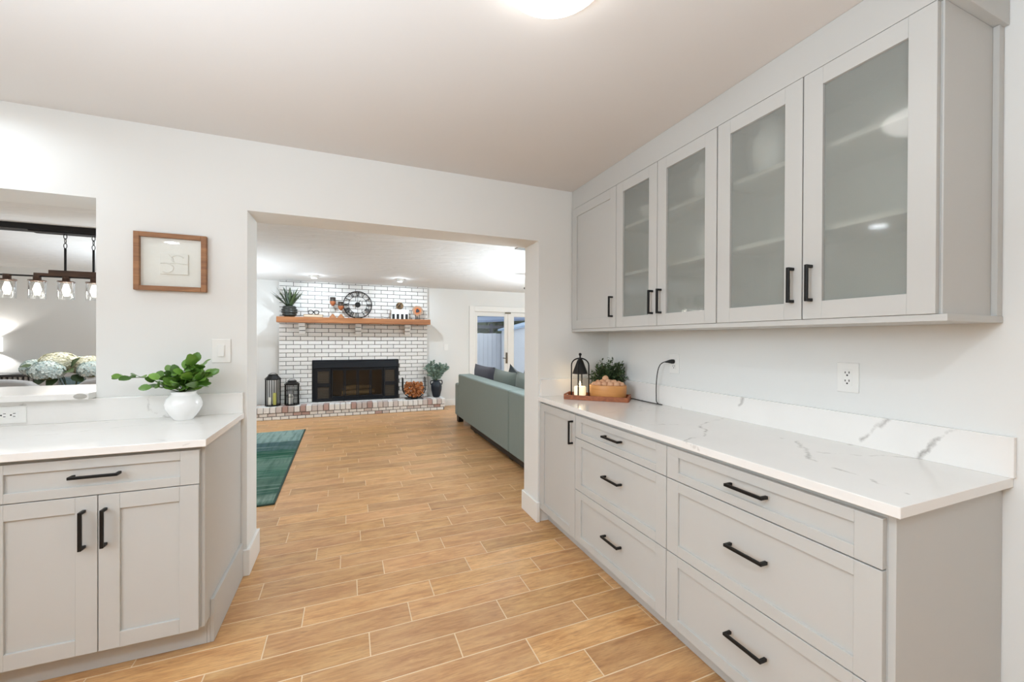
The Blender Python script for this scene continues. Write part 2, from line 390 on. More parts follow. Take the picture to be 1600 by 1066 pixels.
# ------------------------------------------------------------------ cabinets
frost_m = None
def frosted():
    m, nt, b = new_mat('frosted_glass'); nt.nodes.remove(b)
    r = N(nt, 'ShaderNodeBsdfRefraction', i_IOR=1.3, i_Roughness=0.27); r.inputs[0].default_value = (0.96, 0.97, 0.95, 1)
    t = N(nt, 'ShaderNodeBsdfTransparent'); t.inputs[0].default_value = (0.97, 0.98, 0.96, 1)
    d = N(nt, 'ShaderNodeBsdfTranslucent'); d.inputs[0].default_value = (0.8, 0.82, 0.8, 1)
    df = N(nt, 'ShaderNodeBsdfDiffuse'); df.inputs[0].default_value = (0.60, 0.62, 0.59, 1)
    g = N(nt, 'ShaderNodeBsdfGlossy', i_Roughness=0.06)
    bf = nt.nodes.new('ShaderNodeNewGeometry').outputs['Backfacing']
    f = N(nt, 'ShaderNodeFresnel', i_IOR=math_n(nt, 'MULTIPLY_ADD', bf, 1/1.5-1.5, 1.5))
    def mx(fac, a, c):
        n = nt.nodes.new('ShaderNodeMixShader')
        if isinstance(fac, bpy.types.NodeSocket): nt.links.new(fac, n.inputs[0])
        else: n.inputs[0].default_value = fac
        nt.links.new(a, n.inputs[1]); nt.links.new(c, n.inputs[2]); return n.outputs[0]
    a = mx(0.30, r.outputs[0], t.outputs[0]); a = mx(0.06, a, d.outputs[0]); a = mx(0.25, a, df.outputs[0])
    fr_ = math_n(nt, 'MULTIPLY', f.outputs[0], math_n(nt, 'SUBTRACT', 1.0, bf), clamp=True)
    a = mx(fr_, a, g.outputs[0])
    nt.links.new(a, nt.nodes['Material Output'].inputs[0]); return m
frost_m = frosted()

def right_map(X): return lambda u, v, w: (X-w, u, v)         # faces -X, u runs along Y
def left_map(Y): return lambda u, v, w: (u, Y-w, v)           # faces -Y, u runs along X
def front(parent, name, fn, u0, u1, v0, v1, stile=0.064, rail=None, handle=None, glass=False, T=0.02, hl=0.146):
    rail = rail or stile
    b = MB()
    b.box(u0, u0+stile, v0, v1, 0, T, fn).box(u1-stile, u1, v0, v1, 0, T, fn)
    b.box(u0+stile, u1-stile, v0, v0+rail, 0, T, fn).box(u0+stile, u1-stile, v1-rail, v1, 0, T, fn)
    d = part(name, b, cab_m, parent, 0.0012)
    if glass:
        part('glass_pane', MB().box(u0+stile-.004, u1-stile+.004, v0+rail-.004, v1-rail+.004, 0.006, 0.010, fn), frost_m, d, label='frosted glass pane')
    else:
        part('panel', MB().box(u0+stile-.002, u1-stile+.002, v0+rail-.002, v1-rail+.002, 0.003, 0.011, fn), cab_m, d)
    if handle:
        uc, vc, orient = handle
        h = MB(); s_ = 0.0055; L = hl/2
        def bar(a0, a1, c0, c1, w0, w1):
            if orient == 'h': h.box(uc+a0, uc+a1, vc+c0, vc+c1, w0, w1, fn)
            else: h.box(uc+c0, uc+c1, vc+a0, vc+a1, w0, w1, fn)
        bar(-L, L, -s_, s_, T+0.024, T+0.034)
        for e in (-1, 1):
            lo, hi = sorted((e*L, e*(L-0.011)))
            bar(lo, hi, -s_, s_, T, T+0.026)
        part('handle', h, black_m, d, 0.0018, label='matte black bar handle')
    return d

CT = 0.914; CB = 0.884
# right run of base cabinets
XB = 1.305                          # carcass front; door faces at 1.285
fR = right_map(XB)
def base_unit(name, label, y0, y1, fronts, end=False):
    t = thing(name, label, 'base cabinet', (XB, (y0+y1)/2, 0), 'base cabinets under the long right counter')
    b = MB().box(XB, XR-0.003, y0, y1, 0.1, CB-.001).box(1.357, XR-0.003, y0, y1, 0.001, 0.1)
    part('body', b, cab_m, t, 0.0008)
    for nm, u0, u1, v0, v1, h in fronts:
        front(t, nm, fR, u0, u1, v0, v1, 0.065, {'door': 0.052}.get(nm, 0.035 if v1-v0 < 0.2 else 0.044), handle=h)
    return t
g_ = 0.0021
ya, yb, yc, yd = 0.612, 1.390, 2.166, 2.667
base_unit('base_cabinet', 'grey single-door base cabinet next to the doorway, under the tray', yc+.0005, yd, [('door', yc+g_, yd-.002, 0.1, 0.868, (yc+0.03, 0.754, 'v'))])
dz = (0.1, 0.413, 0.7305, 0.868)
def drawers(y0, y1, hz=(0.256, 0.578, 0.80)):
    out = []
    for i in range(3):
        out.append(('drawer', y0+g_, y1-g_, dz[i]+(g_ if i else 0), dz[i+1]-g_, ((y0+y1)/2-0.003, hz[i]+ (0.0 if i < 2 else 0.0), 'h')))
    return out
t1 = base_unit('base_cabinet', 'narrower-looking middle stack of three grey drawers beside the single-door cabinet', yb+.0005, yc-.0005, drawers(yb, yc, (0.268, 0.590, 0.808)))
t2 = base_unit('base_cabinet', 'nearest stack of three grey drawers at the open end of the right counter', ya, yb-.0005, drawers(ya, yb, (0.268, 0.590, 0.808)))
part('end_panel', MB().box(XB-.001, XR-.003, ya-0.018, ya-.0005, 0.001, CB-.001), cab_m, t2, 0.001)
# right counter
segsR = [((1.86, 1.47, 1.04), (1.84, 1.585, 0.914), .012, .8), ((1.80, 1.57, .914), (1.60, 1.50, .914), .010, .7), ((1.60, 1.5, .914), (1.27, 1.62, .914), .008, .6),
         ((1.60, 1.5, .914), (1.42, 1.30, .914), .010, .75), ((1.42, 1.3, .914), (1.27, 1.28, .914), .010, .75), ((1.27, 1.27, .91), (1.27, 1.15, .885), .008, .7),
         ((1.72, 1.12, .914), (1.50, .92, .914), .010, .7), ((1.50, .92, .914), (1.42, .62, .914), .009, .65), ((1.42, .62, .914), (1.41, .57, .88), .010, .6),
         ((1.86, .86, 1.04), (1.86, 1.0, .914), .012, .75), ((1.86, .68, 1.04), (1.86, .80, .914), .012, .85), ((1.86, 1.16, 1.04), (1.70, 1.18, .914), .010, .5),
         ((1.86, 1.9, .914), (1.3, 1.95, .914), .006, .45), ((1.86, .80, .914), (1.62, .98, .914), .009, .5), ((1.55, 1.9, .914), (1.9, 2.3, .914), .008, .35)]
qR = quartz('quartz_right', segsR)
YE = 0.572
ct = thing('countertop', 'long white veined quartz countertop on the right base cabinets', 'countertop', (1.57, 1.6, CB))
part('slab', MB().box(1.272, XR-.001, YE, WY0-.001, CB, CT), qR, ct, 0.002)
part('backsplash', MB().box(1.86, XR-.001, YE-.006, WY0-.001, CT, 1.038), qR, ct, 0.0015)
part('backsplash', MB().box(1.285, 1.8595, WY0-.021, WY0-.001, CT, 1.038), qR, ct, 0.0015)

# left base cabinet
YB2 = 2.06; fL = left_map(YB2)
lc = thing('base_cabinet', 'grey base cabinet with one drawer over two doors on the left', 'base cabinet', (-0.9, YB2, 0))
XL0, XL1 = -1.222, -0.575
b = MB().box(XL0, XL1+0.0, YB2, WY0-.003, 0.119, CB-.001).box(XL0, XL1, YB2+0.072, WY0-.003, 0.001, 0.119)
part('body', b, cab_m, lc, 0.0008)
front(lc, 'drawer', fL, XL0+.001, XL1-.002, 0.7275, 0.868, 0.064, 0.036, (-0.898, 0.806, 'h'))
front(lc, 'door', fL, -0.8955, XL1-.004, 0.121, 0.724, 0.064, 0.06, (-0.873, 0.602, 'v'))
front(lc, 'door', fL, XL0+.001, -0.8985, 0.121, 0.724, 0.064, 0.06, (-0.936, 0.602, 'v'))
part('end_panel', MB().box(XL1+.0005, XL1+0.012, YB2, WY0-.003, 0.119, CB-.001).box(XL1+.0005, XL1+0.012, YB2+.072, WY0-.003, 0.001, 0.119), cab_m, lc, 0.001)
part('base_moulding', MB().box(XL1+.012, XL1+0.026, YB2+0.072, WY0-.018, 0.001, 0.19), cab_m, lc, 0.002)
lc2 = thing('base_cabinet', 'grey base cabinet cut off by the left picture edge', 'base cabinet', (-2.0, YB2, 0))
part('body', MB().box(-2.7, XL0-.001, YB2, WY0-.003, 0.1, CB-.001).box(-2.7, XL0-.001, YB2+0.075, WY0-.003, 0.001, 0.1), cab_m, lc2, 0.0008)
for u0, u1 in ((-1.96, XL0-.002), (-2.7, -1.963)): front(lc2, 'door', fL, u0, u1, 0.1, 0.868, handle=(u1-0.03, 0.75, 'v'))
segsL = [((-1.40, 2.64, 1.02), (-1.55, 2.64, .93), .010, .7), ((-0.97, 2.64, 1.03), (-0.98, 2.64, .95), .012, .8), ((-0.98, 2.64, .96), (-0.88, 2.64, .915), .012, .7), ((-0.98, 2.64, .95), (-1.1, 2.6, .914), .008, .6),
         ((-0.66, 2.64, .98), (-0.6, 2.64, .914), .010, .5), ((-1.4, 2.3, .914), (-0.9, 2.45, .914), .007, .4), ((-0.9, 2.45, .914), (-0.6, 2.4, .914), .007, .4), ((-0.75, 2.1, .914), (-0.6, 2.0, .89), .006, .4)]
qL = quartz('quartz_left', segsL)
cl = thing('countertop', 'short white quartz countertop on the left grey cabinet', 'countertop', (-1.3, 2.3, CB))
part('slab', MB().box(-2.7, -0.548, 2.017, WY0-.001, CB, CT), qL, cl, 0.002)
part('backsplash', MB().box(-2.7, -0.552, WY0-.021, WY0-.001, CT, 1.028), qL, cl, 0.0015)
sl = thing('pass_through_sill', 'white quartz sill slab in the pass-through opening', 'sill', (-1.9, 2.8, PZ0))
part('slab', MB().box(PX0, PX1-.001, WY0-0.065, WY1+.18, PZ0+.0005, PZ0+0.031), qL, sl, 0.004)
part('corner_cap', MB().ball((PX1-.03, WY0-.062, PZ0+.0165), 0.019, 12, 8, (1.5, .4, .78)), paint('bare_stone_edge', (176, 173, 166), 0.8), sl, label='chipped grey corner end')

# upper cabinets
XU = 1.565; fU = right_map(XU)       # door faces at 1.545
UZ0, UZ1 = 1.408, 2.302
def upper_unit(label, y0, y1, doors, hollow):
    t = thing('wall_cabinet', label, 'wall cabinet', (XU, (y0+y1)/2, UZ0), 'wall cabinets above the right counter')
    b = MB(); x1 = XR-.003; T = 0.016
    if hollow:
        b.box(XU, x1, y0, y0+T, UZ0, UZ1).box(XU, x1, y1-T, y1, UZ0, UZ1).box(XU, x1, y0+T, y1-T, UZ0, UZ0+T).box(XU, x1, y0+T, y1-T, UZ1-T, UZ1)
    else: b.box(XU, x1, y0, y1, UZ0, UZ1)
    part('body', b, cab_m, t, 0.0008)
    if hollow:
        part('back_panel', MB().box(x1-.008, x1-.001, y0+T, y1-T, UZ0+T, UZ1-T), cabin_m, t)
        ym = (y0+y1)/2
        for z in (1.725, 2.018): part('shelf', MB().box(XU+0.022, x1-.009, y0+T+.001, y1-T-.001, z, z+0.019), cabin_m, t, 0.001)
    for u0, u1, h in doors: front(t, 'door', fU, u0, u1, UZ0, UZ1-.002, 0.065, 0.063, h, glass=hollow, hl=0.132)
    return t
ua, ub, uc, ud, ue, uf = 0.618, 0.988, 1.365, 1.752, 2.119, 2.665
upper_unit('grey solid-door wall cabinet in the corner by the doorway', ue+.0005, uf, [(ue+g_, uf-.003, (ue+0.033, 1.540, 'v'))], False)
upper_unit('far wall cabinet with two frosted glass doors', uc+.0005, ue-.0005, [(ud+g_, ue-g_, (ud+0.033, 1.538, 'v')), (uc+g_+.001, ud-g_, (ud-0.033, 1.538, 'v'))], True)
u3 = upper_unit('nearest wall cabinet with two large frosted glass doors', ua, uc-.0005, [(ub+g_, uc-g_-.001, (ub+0.033, 1.537, 'v')), (ua+g_, ub-g_, (ub-0.033, 1.537, 'v'))], True)
b = MB().box(XU-.001, XR-.003, ua-0.006, ua-.0005, UZ0, UZ1).box(XR-0.035, XR-.003, ua-0.02, ua-.006, UZ0, UZ1)
part('end_panel', b, cab_m, u3, 0.001)
b = MB().box(1.547, XR-.003, ua-0.03, uf, UZ1+.001, CZ-.001)
fa = single('cabinet_fascia', b, cab_m, 'grey fascia board filling between wall cabinets and ceiling', 'fascia', None, 0.001)
single('light_rail', MB().box(1.549, XR-.003, ua-0.022, uf+.002, UZ0-0.021, UZ0-.001), cab_m, 'thin grey light rail running under the wall cabinets', 'trim', None, 0.001)

# dishes behind the frosted glass
porc_m = paint('white_porcelain', (240, 239, 236), 0.25, 0.01, 5, 0, 90, 0.5)
def jar(loc, r, h, label, group=None):
    pr = [(r*.55, 0), (r*.8, h*.12), (r, h*.42), (r*.95, h*.68), (r*.62, h*.9), (r*.66, h), (r*.58, h), (r*.5, h*.85)]
    return tag(link('jar', MB().lathe(pr, loc, 20).mesh('jar', porc_m)), label, 'jar', group)
jar((1.70, 1.55, 2.037), 0.075, 0.19, 'white jar on the upper shelf behind the second glass door')
jar((1.70, 1.53, 1.744), 0.07, 0.16, 'white jar on the lower shelf behind the second glass door')
jar((1.70, 1.215, 2.037), 0.08, 0.24, 'tall white jar on the upper shelf behind the third glass door')
bw = MB().lathe([(0.04, 0), (0.045, .01), (0.09, .05), (0.1, .08), (0.094, .08), (0.08, .05), (0.03, .014)], (1.70, 1.92, 2.037), 20)
single('bowl', bw, porc_m, 'white bowl on the upper shelf behind the first glass door', 'bowl')
gl_m = glassy('drinking_glass', (0.97, 0.98, 0.98))
gme = MB().lathe([(0.03, 0), (0.03, .003), (0.004, .006), (0.004, .06), (0.02, .075), (0.032, .1), (0.03, .135), (0.029, .135), (0.03, .1), (0.002, .072)], (0, 0, 0), 14).mesh('wine_glass', gl_m)
for k in range(5):
    o = link('wine_glass', gme); o.location = (1.66+0.05*(k % 2), 1.43+0.062*k, UZ0+0.017)
    tag(o, 'stemmed glass standing behind the second frosted door, at its bottom', 'wine glass', 'stemmed glasses behind the frosted door')

# ------------------------------------------------------------------ kitchen ceiling lights
dl = thing('ceiling_light', 'white flush dome light glowing on the kitchen ceiling', 'ceiling light', (0.55, 1.06, CZ))
part('base', MB().lathe([(0.15, -0.025), (0.15, 0.0)], (0.55, 1.06, CZ-.001), 40), trim_m, dl)
pr = [(max(1e-4, 0.163*math.cos(a)), -0.03-0.062*math.sin(a)) for a in [i*PI/2/9 for i in range(10)]]
part('diffuser', MB().lathe([(0.163, -0.026)]+pr, (0.55, 1.06, CZ), 40), emit('lit_dome', (1.0, 0.97, 0.93), DOME_EMIT), dl)
def can_light(x, y, z, label, group):
    t = thing('recessed_light', label, 'recessed light', (x, y, z), group)
    part('trim_ring', MB().lathe([(0.062, -.001), (0.064, -.006), (0.086, -.004), (0.087, 0)], (x, y, z-.0005), 28, cap=False), trim_m, t)
    part('lens', MB().lathe([(0.062, -.004), (0.0001, -.004)], (x, y, z), 28, cap=False), emit_lens, t)
emit_lens = emit('lit_lens', (1, 0.97, 0.93), 20)
can_light(-1.59, 2.30, CZ, 'round recessed ceiling light mirrored in the nearest frosted door', None)

# ------------------------------------------------------------------ electrics
def plate(name, fn, u, v, w, h, label, cat):
    t = thing(name, label, cat, fn(u, v, 0))
    part('cover_plate', MB().box(u-w/2, u+w/2, v-h/2, v+h/2, 0.0003, 0.006, fn), plastic_m, t, 0.0025)
    return t
fRW = right_map(XR); fBW = left_map(WY0); fSp = left_map(WY0-.021)
def receptacle(t, fn, u, v, rot=False):
    q = (lambda a, c, d: fn(u+a, v+c, d)) if not rot else (lambda a, c, d: fn(u+c, v-a, d))
    r = part('receptacle', MB().box(-.0165, .0165, -.033, .033, .006, .0085, q), plastic_m, t, 0.001)
    s_ = MB()
    for e in (-1, 1):
        c = e*.0165
        s_.box(-.0085, -.0055, c+.000, c+.009, .0083, .0088, q).box(.0055, .0085, c+.000, c+.008, .0083, .0088, q).box(-.003, .003, c-.010, c-.004, .0083, .0088, q)
    part('slot', s_, slot_m, r, label='dark plug slots')
o1 = plate('wall_outlet', fRW, 1.017, 1.180, 0.078, 0.12, 'white double outlet alone on the wall above the right counter', 'outlet'); receptacle(o1, fRW, 1.017, 1.180)
o2 = plate('wall_outlet', fRW, 1.968, 1.180, 0.078, 0.12, 'white outlet with a black cord plugged in', 'outlet'); receptacle(o2, fRW, 1.968, 1.180)
o3 = plate('wall_outlet', fSp, -1.480, 0.966, 0.12, 0.082, 'white outlet set sideways in the left backsplash', 'outlet'); receptacle(o3, fSp, -1.480, 0.966, True)
sw = plate('light_switch', fBW, -0.655, 1.260, 0.088, 0.13, 'white rocker light switch on the wall beside the doorway', 'light switch')
rk = part('rocker', MB().box(-0.672, -0.638, 1.227, 1.293, 0.006, 0.0085, fBW), plastic_m, sw, 0.001)
part('paddle', MB().prism([(1.230, .0085), (1.290, .0085), (1.290, .010), (1.230, .0135)], -0.668, -0.642, 'x').mesh and MB().add([fBW(u, v, w) for u in (-0.668, -0.642) for v, w in ((1.231, .0085), (1.289, .0085), (1.289, .0095), (1.231, .0135))], [(0, 1, 2, 3), (7, 6, 5, 4), (0, 4, 5, 1), (1, 5, 6, 2), (2, 6, 7, 3), (3, 7, 4, 0)]), plastic_m, rk)
o4 = plate('light_switch', left_map(YF), 1.776, 1.164, 0.08, 0.125, 'small white switch plate on the far living room wall', 'light switch')
part('paddle', MB().box(1.762, 1.790, 1.135, 1.193, .006, .009, left_map(YF)), plastic_m, o4, .001)

cd = thing('power_cord', 'black power cord running from the wall outlet to the counter', 'cord', (1.83, 1.97, CT))
zp = 1.196
pts = [(1.835, 1.985, zp-.002), (1.825, 2.01, zp-.008), (1.82, 2.035, zp-.03), (1.82, 2.055, zp-.08), (1.825, 2.07, zp-.16), (1.83, 2.075, zp-.23), (1.832, 2.075, CT+.02), (1.834, 2.06, CT+.006)]
def smooth_pts(P, n=5):
    out = []; P = [Vector(p) for p in P]
    for i in range(len(P)-1):
        p0 = P[max(i-1, 0)]; p1 = P[i]; p2 = P[i+1]; p3 = P[min(i+2, len(P)-1)]
        for k in range(n):
            t = k/n; out.append(0.5*((2*p1)+(-p0+p2)*t+(2*p0-5*p1+4*p2-p3)*t*t+(-p0+3*p1-3*p2+p3)*t**3))
    return out+[P[-1]]
cord_m = paint('black_rubber', (26, 26, 26), 0.5, 0.05)
part('cable', MB().tube(smooth_pts(pts), 0.003, 8), cord_m, cd)
part('cable', MB().tube(smooth_pts([(1.838, 2.03, CT+.004), (1.833, 2.09, CT+.004), (1.83, 2.2, CT+.004), (1.835, 2.33, CT+.004)]), 0.0032, 8), cord_m, cd)
part('plug', MB().tube([(1.8712, 1.968, zp), (1.858, 1.970, zp), (1.85, 1.973, zp), (1.838, 1.982, zp-.001), (1.828, 1.995, zp-.004)], [.013, .014, .012, .008, .004], 10), cord_m, cd)

# ------------------------------------------------------------------ framed art
wood_fr = wood('walnut_frame', (118, 76, 44), (170, 120, 76), (4, 4, 40))
ar = thing('framed_art', 'wood-framed white embossed paper art on the wall left of the doorway', 'framed art', (-0.872, WY0, 1.727))
ax0, ax1, az0, az1 = -1.026, -0.718, 1.577, 1.877; fw_ = 0.024
for q in ((ax0, ax0+fw_, az0, az1), (ax1-fw_, ax1, az0, az1), (ax0+fw_, ax1-fw_, az0, az0+fw_), (ax0+fw_, ax1-fw_, az1-fw_, az1)):
    part('frame_side', MB().box(q[0], q[1], q[2], q[3], 0.0005, 0.026, fBW), wood_fr, ar, 0.0015)
paper_m = paint('cotton_paper', (238, 235, 228), 0.85, 0.02, 60, 0.5, 70, 0.1)
part('backing_paper', MB().box(ax0+fw_, ax1-fw_, az0+fw_, az1-fw_, 0.001, 0.006, fBW), paper_m, ar)
sq = part('relief_panel', MB().box(-0.922, -0.800, 1.665, 1.775, 0.006, 0.013, fBW), paper_m, ar, 0.003)
cv = MB()
for path in ([(math.cos(a)*.026-.846, math.sin(a)*.02+1.747) for a in [PI*.1+i*PI*1.25/12 for i in range(13)]], [(math.cos(a)*.028-.892, math.sin(a)*.024+1.698) for a in [-PI*.7+i*PI*1.2/12 for i in range(13)]],
             [(-.918, 1.722), (-.862, 1.727), (-.804, 1.722)], [(-.862, 1.728), (-.868, 1.75), (-.882, 1.768)]):
    cv.tube([fBW(u, v, .0135) for u, v in path], .0028, 6)
part('embossed_line', cv, paper_m, sq)
part('glazing', MB().add([fBW(u, v, .018) for u, v in ((ax0+fw_-.004, az0+fw_-.004), (ax1-fw_+.004, az0+fw_-.004), (ax1-fw_+.004, az1-fw_+.004), (ax0+fw_-.004, az1-fw_+.004))], [(0, 1, 2, 3)]), clear_m, ar)

# ------------------------------------------------------------------ plants
def leaf_mat(name, c1, c2, rough=0.45):
    m, nt, b = new_mat(name); r = rnd01(nt)
    n = noise(nt, pos(nt), 60, 2)
    f = math_n(nt, 'ADD', math_n(nt, 'MULTIPLY', r, .7), math_n(nt, 'MULTIPLY', n.outputs[0], .3))
    nt.links.new(mix(nt, f, lin(c1), lin(c2)), b.inputs['Base Color']); b.inputs['Roughness'].default_value = rough
    b.inputs['Subsurface Weight'].default_value = 0.0
    return m
ficus_m = leaf_mat('bright_green_leaf', (34, 74, 20), (132, 178, 76), .35)
stem_m = paint('green_stem', (78, 92, 48), 0.6, 0.1)
soil_m = paint('dark_soil', (48, 40, 34), 0.95, 0.3, 80, 0.5, 200)
pc = Vector((-0.785, 2.545, CT))
pp = thing('potted_plant', 'bright green leafy plant in a round white pot on the left counter', 'potted plant', tuple(pc))
pr = [(.036, 0), (.040, .003), (.046, .012), (.062, .035), (.0765, .065), (.078, .085), (.070, .110), (.058, .124), (.052, .132), (.052, .14), (.0535, .144), (.048, .146), (.045, .138), (.045, .11)]
part('pot', MB().lathe(pr, pc, 32), paint('white_glazed_ceramic', (238, 237, 235), 0.15, 0.01, 5, 0, 90, 0.5), pp)
part('soil', MB().lathe([(0.046, .125), (0.0001, .13)], pc, 20, cap=False), soil_m, pp)
lme = MB().leaf((0, 0, 0), (1, 0, 0), (0, 0, 1), 0.062, 0.044, 0.2, (0.12, 0.7, 1.0, 1.05, 0.85, 0.25), 0.22).mesh('leaf', ficus_m, False)
rp = random.Random(11)
top = pc+Vector((0, 0, .14))
stems = MB(); leaves = []
def stem_with_leaves(P, nl, size, st=0.25):
    S = smooth_pts(P, 4); stems.tube(S, [0.0022-.001*i/len(S) for i in range(len(S))], 6)
    for i in range(nl):
        t = st+(1-st)*(i+.5)/nl; k = min(int(t*(len(S)-1)), len(S)-2); p = S[k]; d = (S[k+1]-S[k]).normalized()
        side = d.cross(Vector((0, 0, 1))).normalized()*(1 if i % 2 else -1)
        dirv = (d*0.5+side*0.8+Vector((rp.uniform(-.3, .3), rp.uniform(-.3, .3), rp.uniform(-.05, .55)))).normalized()
        leaves.append((p, dirv, size*rp.uniform(.75, 1.15)))
    d = (S[-1]-S[-2]).normalized(); leaves.append((S[-1], d, size*.8))
stem_with_leaves([top, top+Vector((-.06, -.01, .02)), top+Vector((-.13, -.015, .075)), top+Vector((-.20, -.02, .082)), top+Vector((-.235, -.02, .085))], 9, .85, .3)
stem_with_leaves([top, top+Vector((-.05, -.03, .03)), top+Vector((-.11, -.05, .035))], 6, 1.0)
stem_with_leaves([top, top+Vector((-.03, 0, .06)), top+Vector((-.05, 0, .10))], 6, .9)
stem_with_leaves([top, top+Vector((.02, -.01, .06)), top+Vector((.05, -.02, .15))], 8, 1.1)
stem_with_leaves([top, top+Vector((.01, -.03, .06)), top+Vector((.015, -.04, .12))], 7, 1.0)
stem_with_leaves([top, top+Vector((.05, -.02, .04)), top+Vector((.11, -.03, .085))], 7, 1.1)
stem_with_leaves([top, top+Vector((.04, -.04, .02)), top+Vector((.08, -.06, .03))], 5, 1.0)
stem_with_leaves([top, top+Vector((.03, .0, .06)), top+Vector((.075, -.01, .125))], 8, 1.2)
stem_with_leaves([top, top+Vector((-.01, -.01, .05)), top+Vector((-.02, -.02, .09))], 7, 1.1)
stem_with_leaves([top, top+Vector((.03, -.03, .045)), top+Vector((.06, -.06, .085))], 7, 1.15)
stem_with_leaves([top, top+Vector((-.04, -.03, .05)), top+Vector((-.075, -.05, .075))], 6, 1.0)
stem_with_leaves([top, top+Vector((-.02, -.05, .03)), top+Vector((-.03, -.07, .05))], 5, .9)
part('stem', stems, stem_m, pp)
for p, d, s_ in leaves:
    o = link('leaf', lme, pp)
    x = d; nr = Vector((rp.uniform(-.6, .6), rp.uniform(-1.0, .1), rp.uniform(.3, 1))); z = (nr-x*nr.dot(x)).normalized(); y = z.cross(x)
    o.matrix_basis = Matrix(((x.x, y.x, z.x, p.x), (x.y, y.y, z.y, p.y), (x.z, y.z, z.z, p.z), (0, 0, 0, 1))) @ Matrix.Scale(s_, 4)
    if p.y > WY0-.05:  o.matrix_basis = Matrix.Translation((0, -.03, 0)) @ o.matrix_basis

# tray arrangement on the right counter
ux, uy = 0.735, -0.678; vx, vy = 0.678, 0.735
TC = Vector((1.385+ux*.215+vx*.09, 2.485+uy*.215+vy*.09, CT))
rzT = math.atan2(uy, ux)
tw = wood('reddish_tray_wood', (120, 62, 32), (178, 104, 60), (6, 40, 40))
tr = thing('serving_tray', 'reddish wooden serving tray with cut-out handles on the right counter', 'tray', tuple(TC), None, rzT)
TRM = Matrix.Translation(TC) @ Matrix.Rotation(rzT, 4, 'Z')
def tw_fn(x, y, z): return tuple(TRM @ Vector((x, y, z)))
hl_, hw_ = 0.215, 0.09
part('tray_base', MB().box(-hl_, hl_, -hw_, hw_, .0005, .008, tw_fn), tw, tr)
for s_ in (-1, 1):
    part('long_side', MB().box(-hl_, hl_, s_*hw_-.005, s_*hw_+.005, .0005, .032, tw_fn), tw, tr, .0015)
    b = MB(); e = s_*hl_
    b.box(e-.005, e+.005, -hw_+.005, -.032, .0005, .036, tw_fn).box(e-.005, e+.005, .032, hw_-.005, .0005, .036, tw_fn)
    b.box(e-.005, e+.005, -.032, .032, .0005, .014, tw_fn).box(e-.005, e+.005, -.032, .032, .029, .036, tw_fn)
    part('handle_end', b, tw, tr)
# lantern
lp = TRM @ Vector((-0.125, 0.010, .0085))
lt = thing('candle_lantern', 'small black arched lantern with a lit candle on the tray', 'lantern', tuple(lp), None, rzT)
LM = Matrix.Translation(lp) @ Matrix.Rotation(rzT, 4, 'Z')
lf = lambda x, y, z: tuple(LM @ Vector((x, y, z)))
part('base', MB().lathe([(.056, 0), (.058, .004), (.058, .010), (.054, .012)], lp, 28), black_m, lt)
for s_ in (0, 1):
    arc = [(.062, 0.002), (.062, .08), (.062, .19)]+[(.062*math.cos(a), .225+.05*math.sin(a)-.035*(1-math.sin(a))*0) for a in [i*PI/2/6 for i in range(7)]]
    full = arc+[(-x, z) for x, z in reversed(arc[:-1])]
    part('arch', MB().tube([lf(x, 0, z) if s_ == 0 else lf(0, x, z) for x, z in full], .0048, 8), black_m, lt)
part('finial', MB().ball(lf(0, 0, .302), .011).tube([lf(0, 0, .27), lf(0, 0, .295)], .006, 10), black_m, lt)
part('cone_shade', MB().lathe([(.056, .165), (.054, .168), (.022, .255), (.012, .272), (.0001, .274)], lp, 24, cap=False), paint('dark_shade', (28, 28, 27), .45, .1), lt)
part('glass_cup', MB().lathe([(.050, .012), (.050, .15), (.048, .15), (.048, .014)], lp, 28, cap=False), glassy('lantern_glass', (.985, .985, .98), .35), lt)
wax_m = emit('lit_wax', (1.0, .80, .42), 0.8)
cn = MB().lathe([(.041, .013), (.042, .02), (.042, .068), (.038, .075), (.0001, .072)], lp, 24)
part('candle', cn, wax_m, lt)
part('flame', MB().lathe([(.0015, .079), (.005, .09), (.004, .1), (.0002, .112)], lp, 10), emit('flame', (1, .75, .35), 25), lt)
cl_ = bpy.data.lights.new('candle_glow', 'POINT'); cl_.energy = 0.35; cl_.color = (1, .72, .4); cl_.shadow_soft_size = .02
co_ = bpy.data.objects.new('candle_glow', cl_); co_.location = lf(0, 0, .12); COL.objects.link(co_)
# basket with wooden balls
bc = TRM @ Vector((0.072, -0.006, .0085))
bm_ = wood('honey_bent_wood', (186, 122, 62), (220, 160, 96), (3, 3, 40), .4)
bk = thing('wooden_bowl', 'oval honey-coloured wooden bowl holding round balls on the tray', 'bowl', tuple(bc))
pr = [(.124, 0), (.132, .006), (.139, .045), (.141, .092), (.139, .097), (.132, .095), (.128, .06), (.0001, .055)]
b = MB().lathe(pr, (0, 0, 0), 40, sx=0.90, sy_=0.60)
b.v = [tuple(Matrix.Translation(bc) @ Matrix.Rotation(rzT, 4, 'Z') @ Vector(v)) for v in b.v]
part('bowl_body', b, bm_, bk)
ball_m = wood('pale_pink_wood', (196, 140, 104), (228, 186, 150), (20, 20, 20), .6)
bme = MB().ball((0, 0, 0), .0225, 16, 10, (1, 1, .95)).mesh('wooden_ball', ball_m)
spots = [(-.095, -.018, .082), (-.06, -.045, .086), (-.018, -.052, .088), (.025, -.052, .088), (.066, -.042, .086), (.1, -.01, .083), (-.075, .022, .09), (-.04, -.005, .098), (.003, -.008, .100), (.045, -.002, .098), (.075, .03, .088), (-.03, .045, .092), (.015, .042, .094), (-.02, .02, .122)]
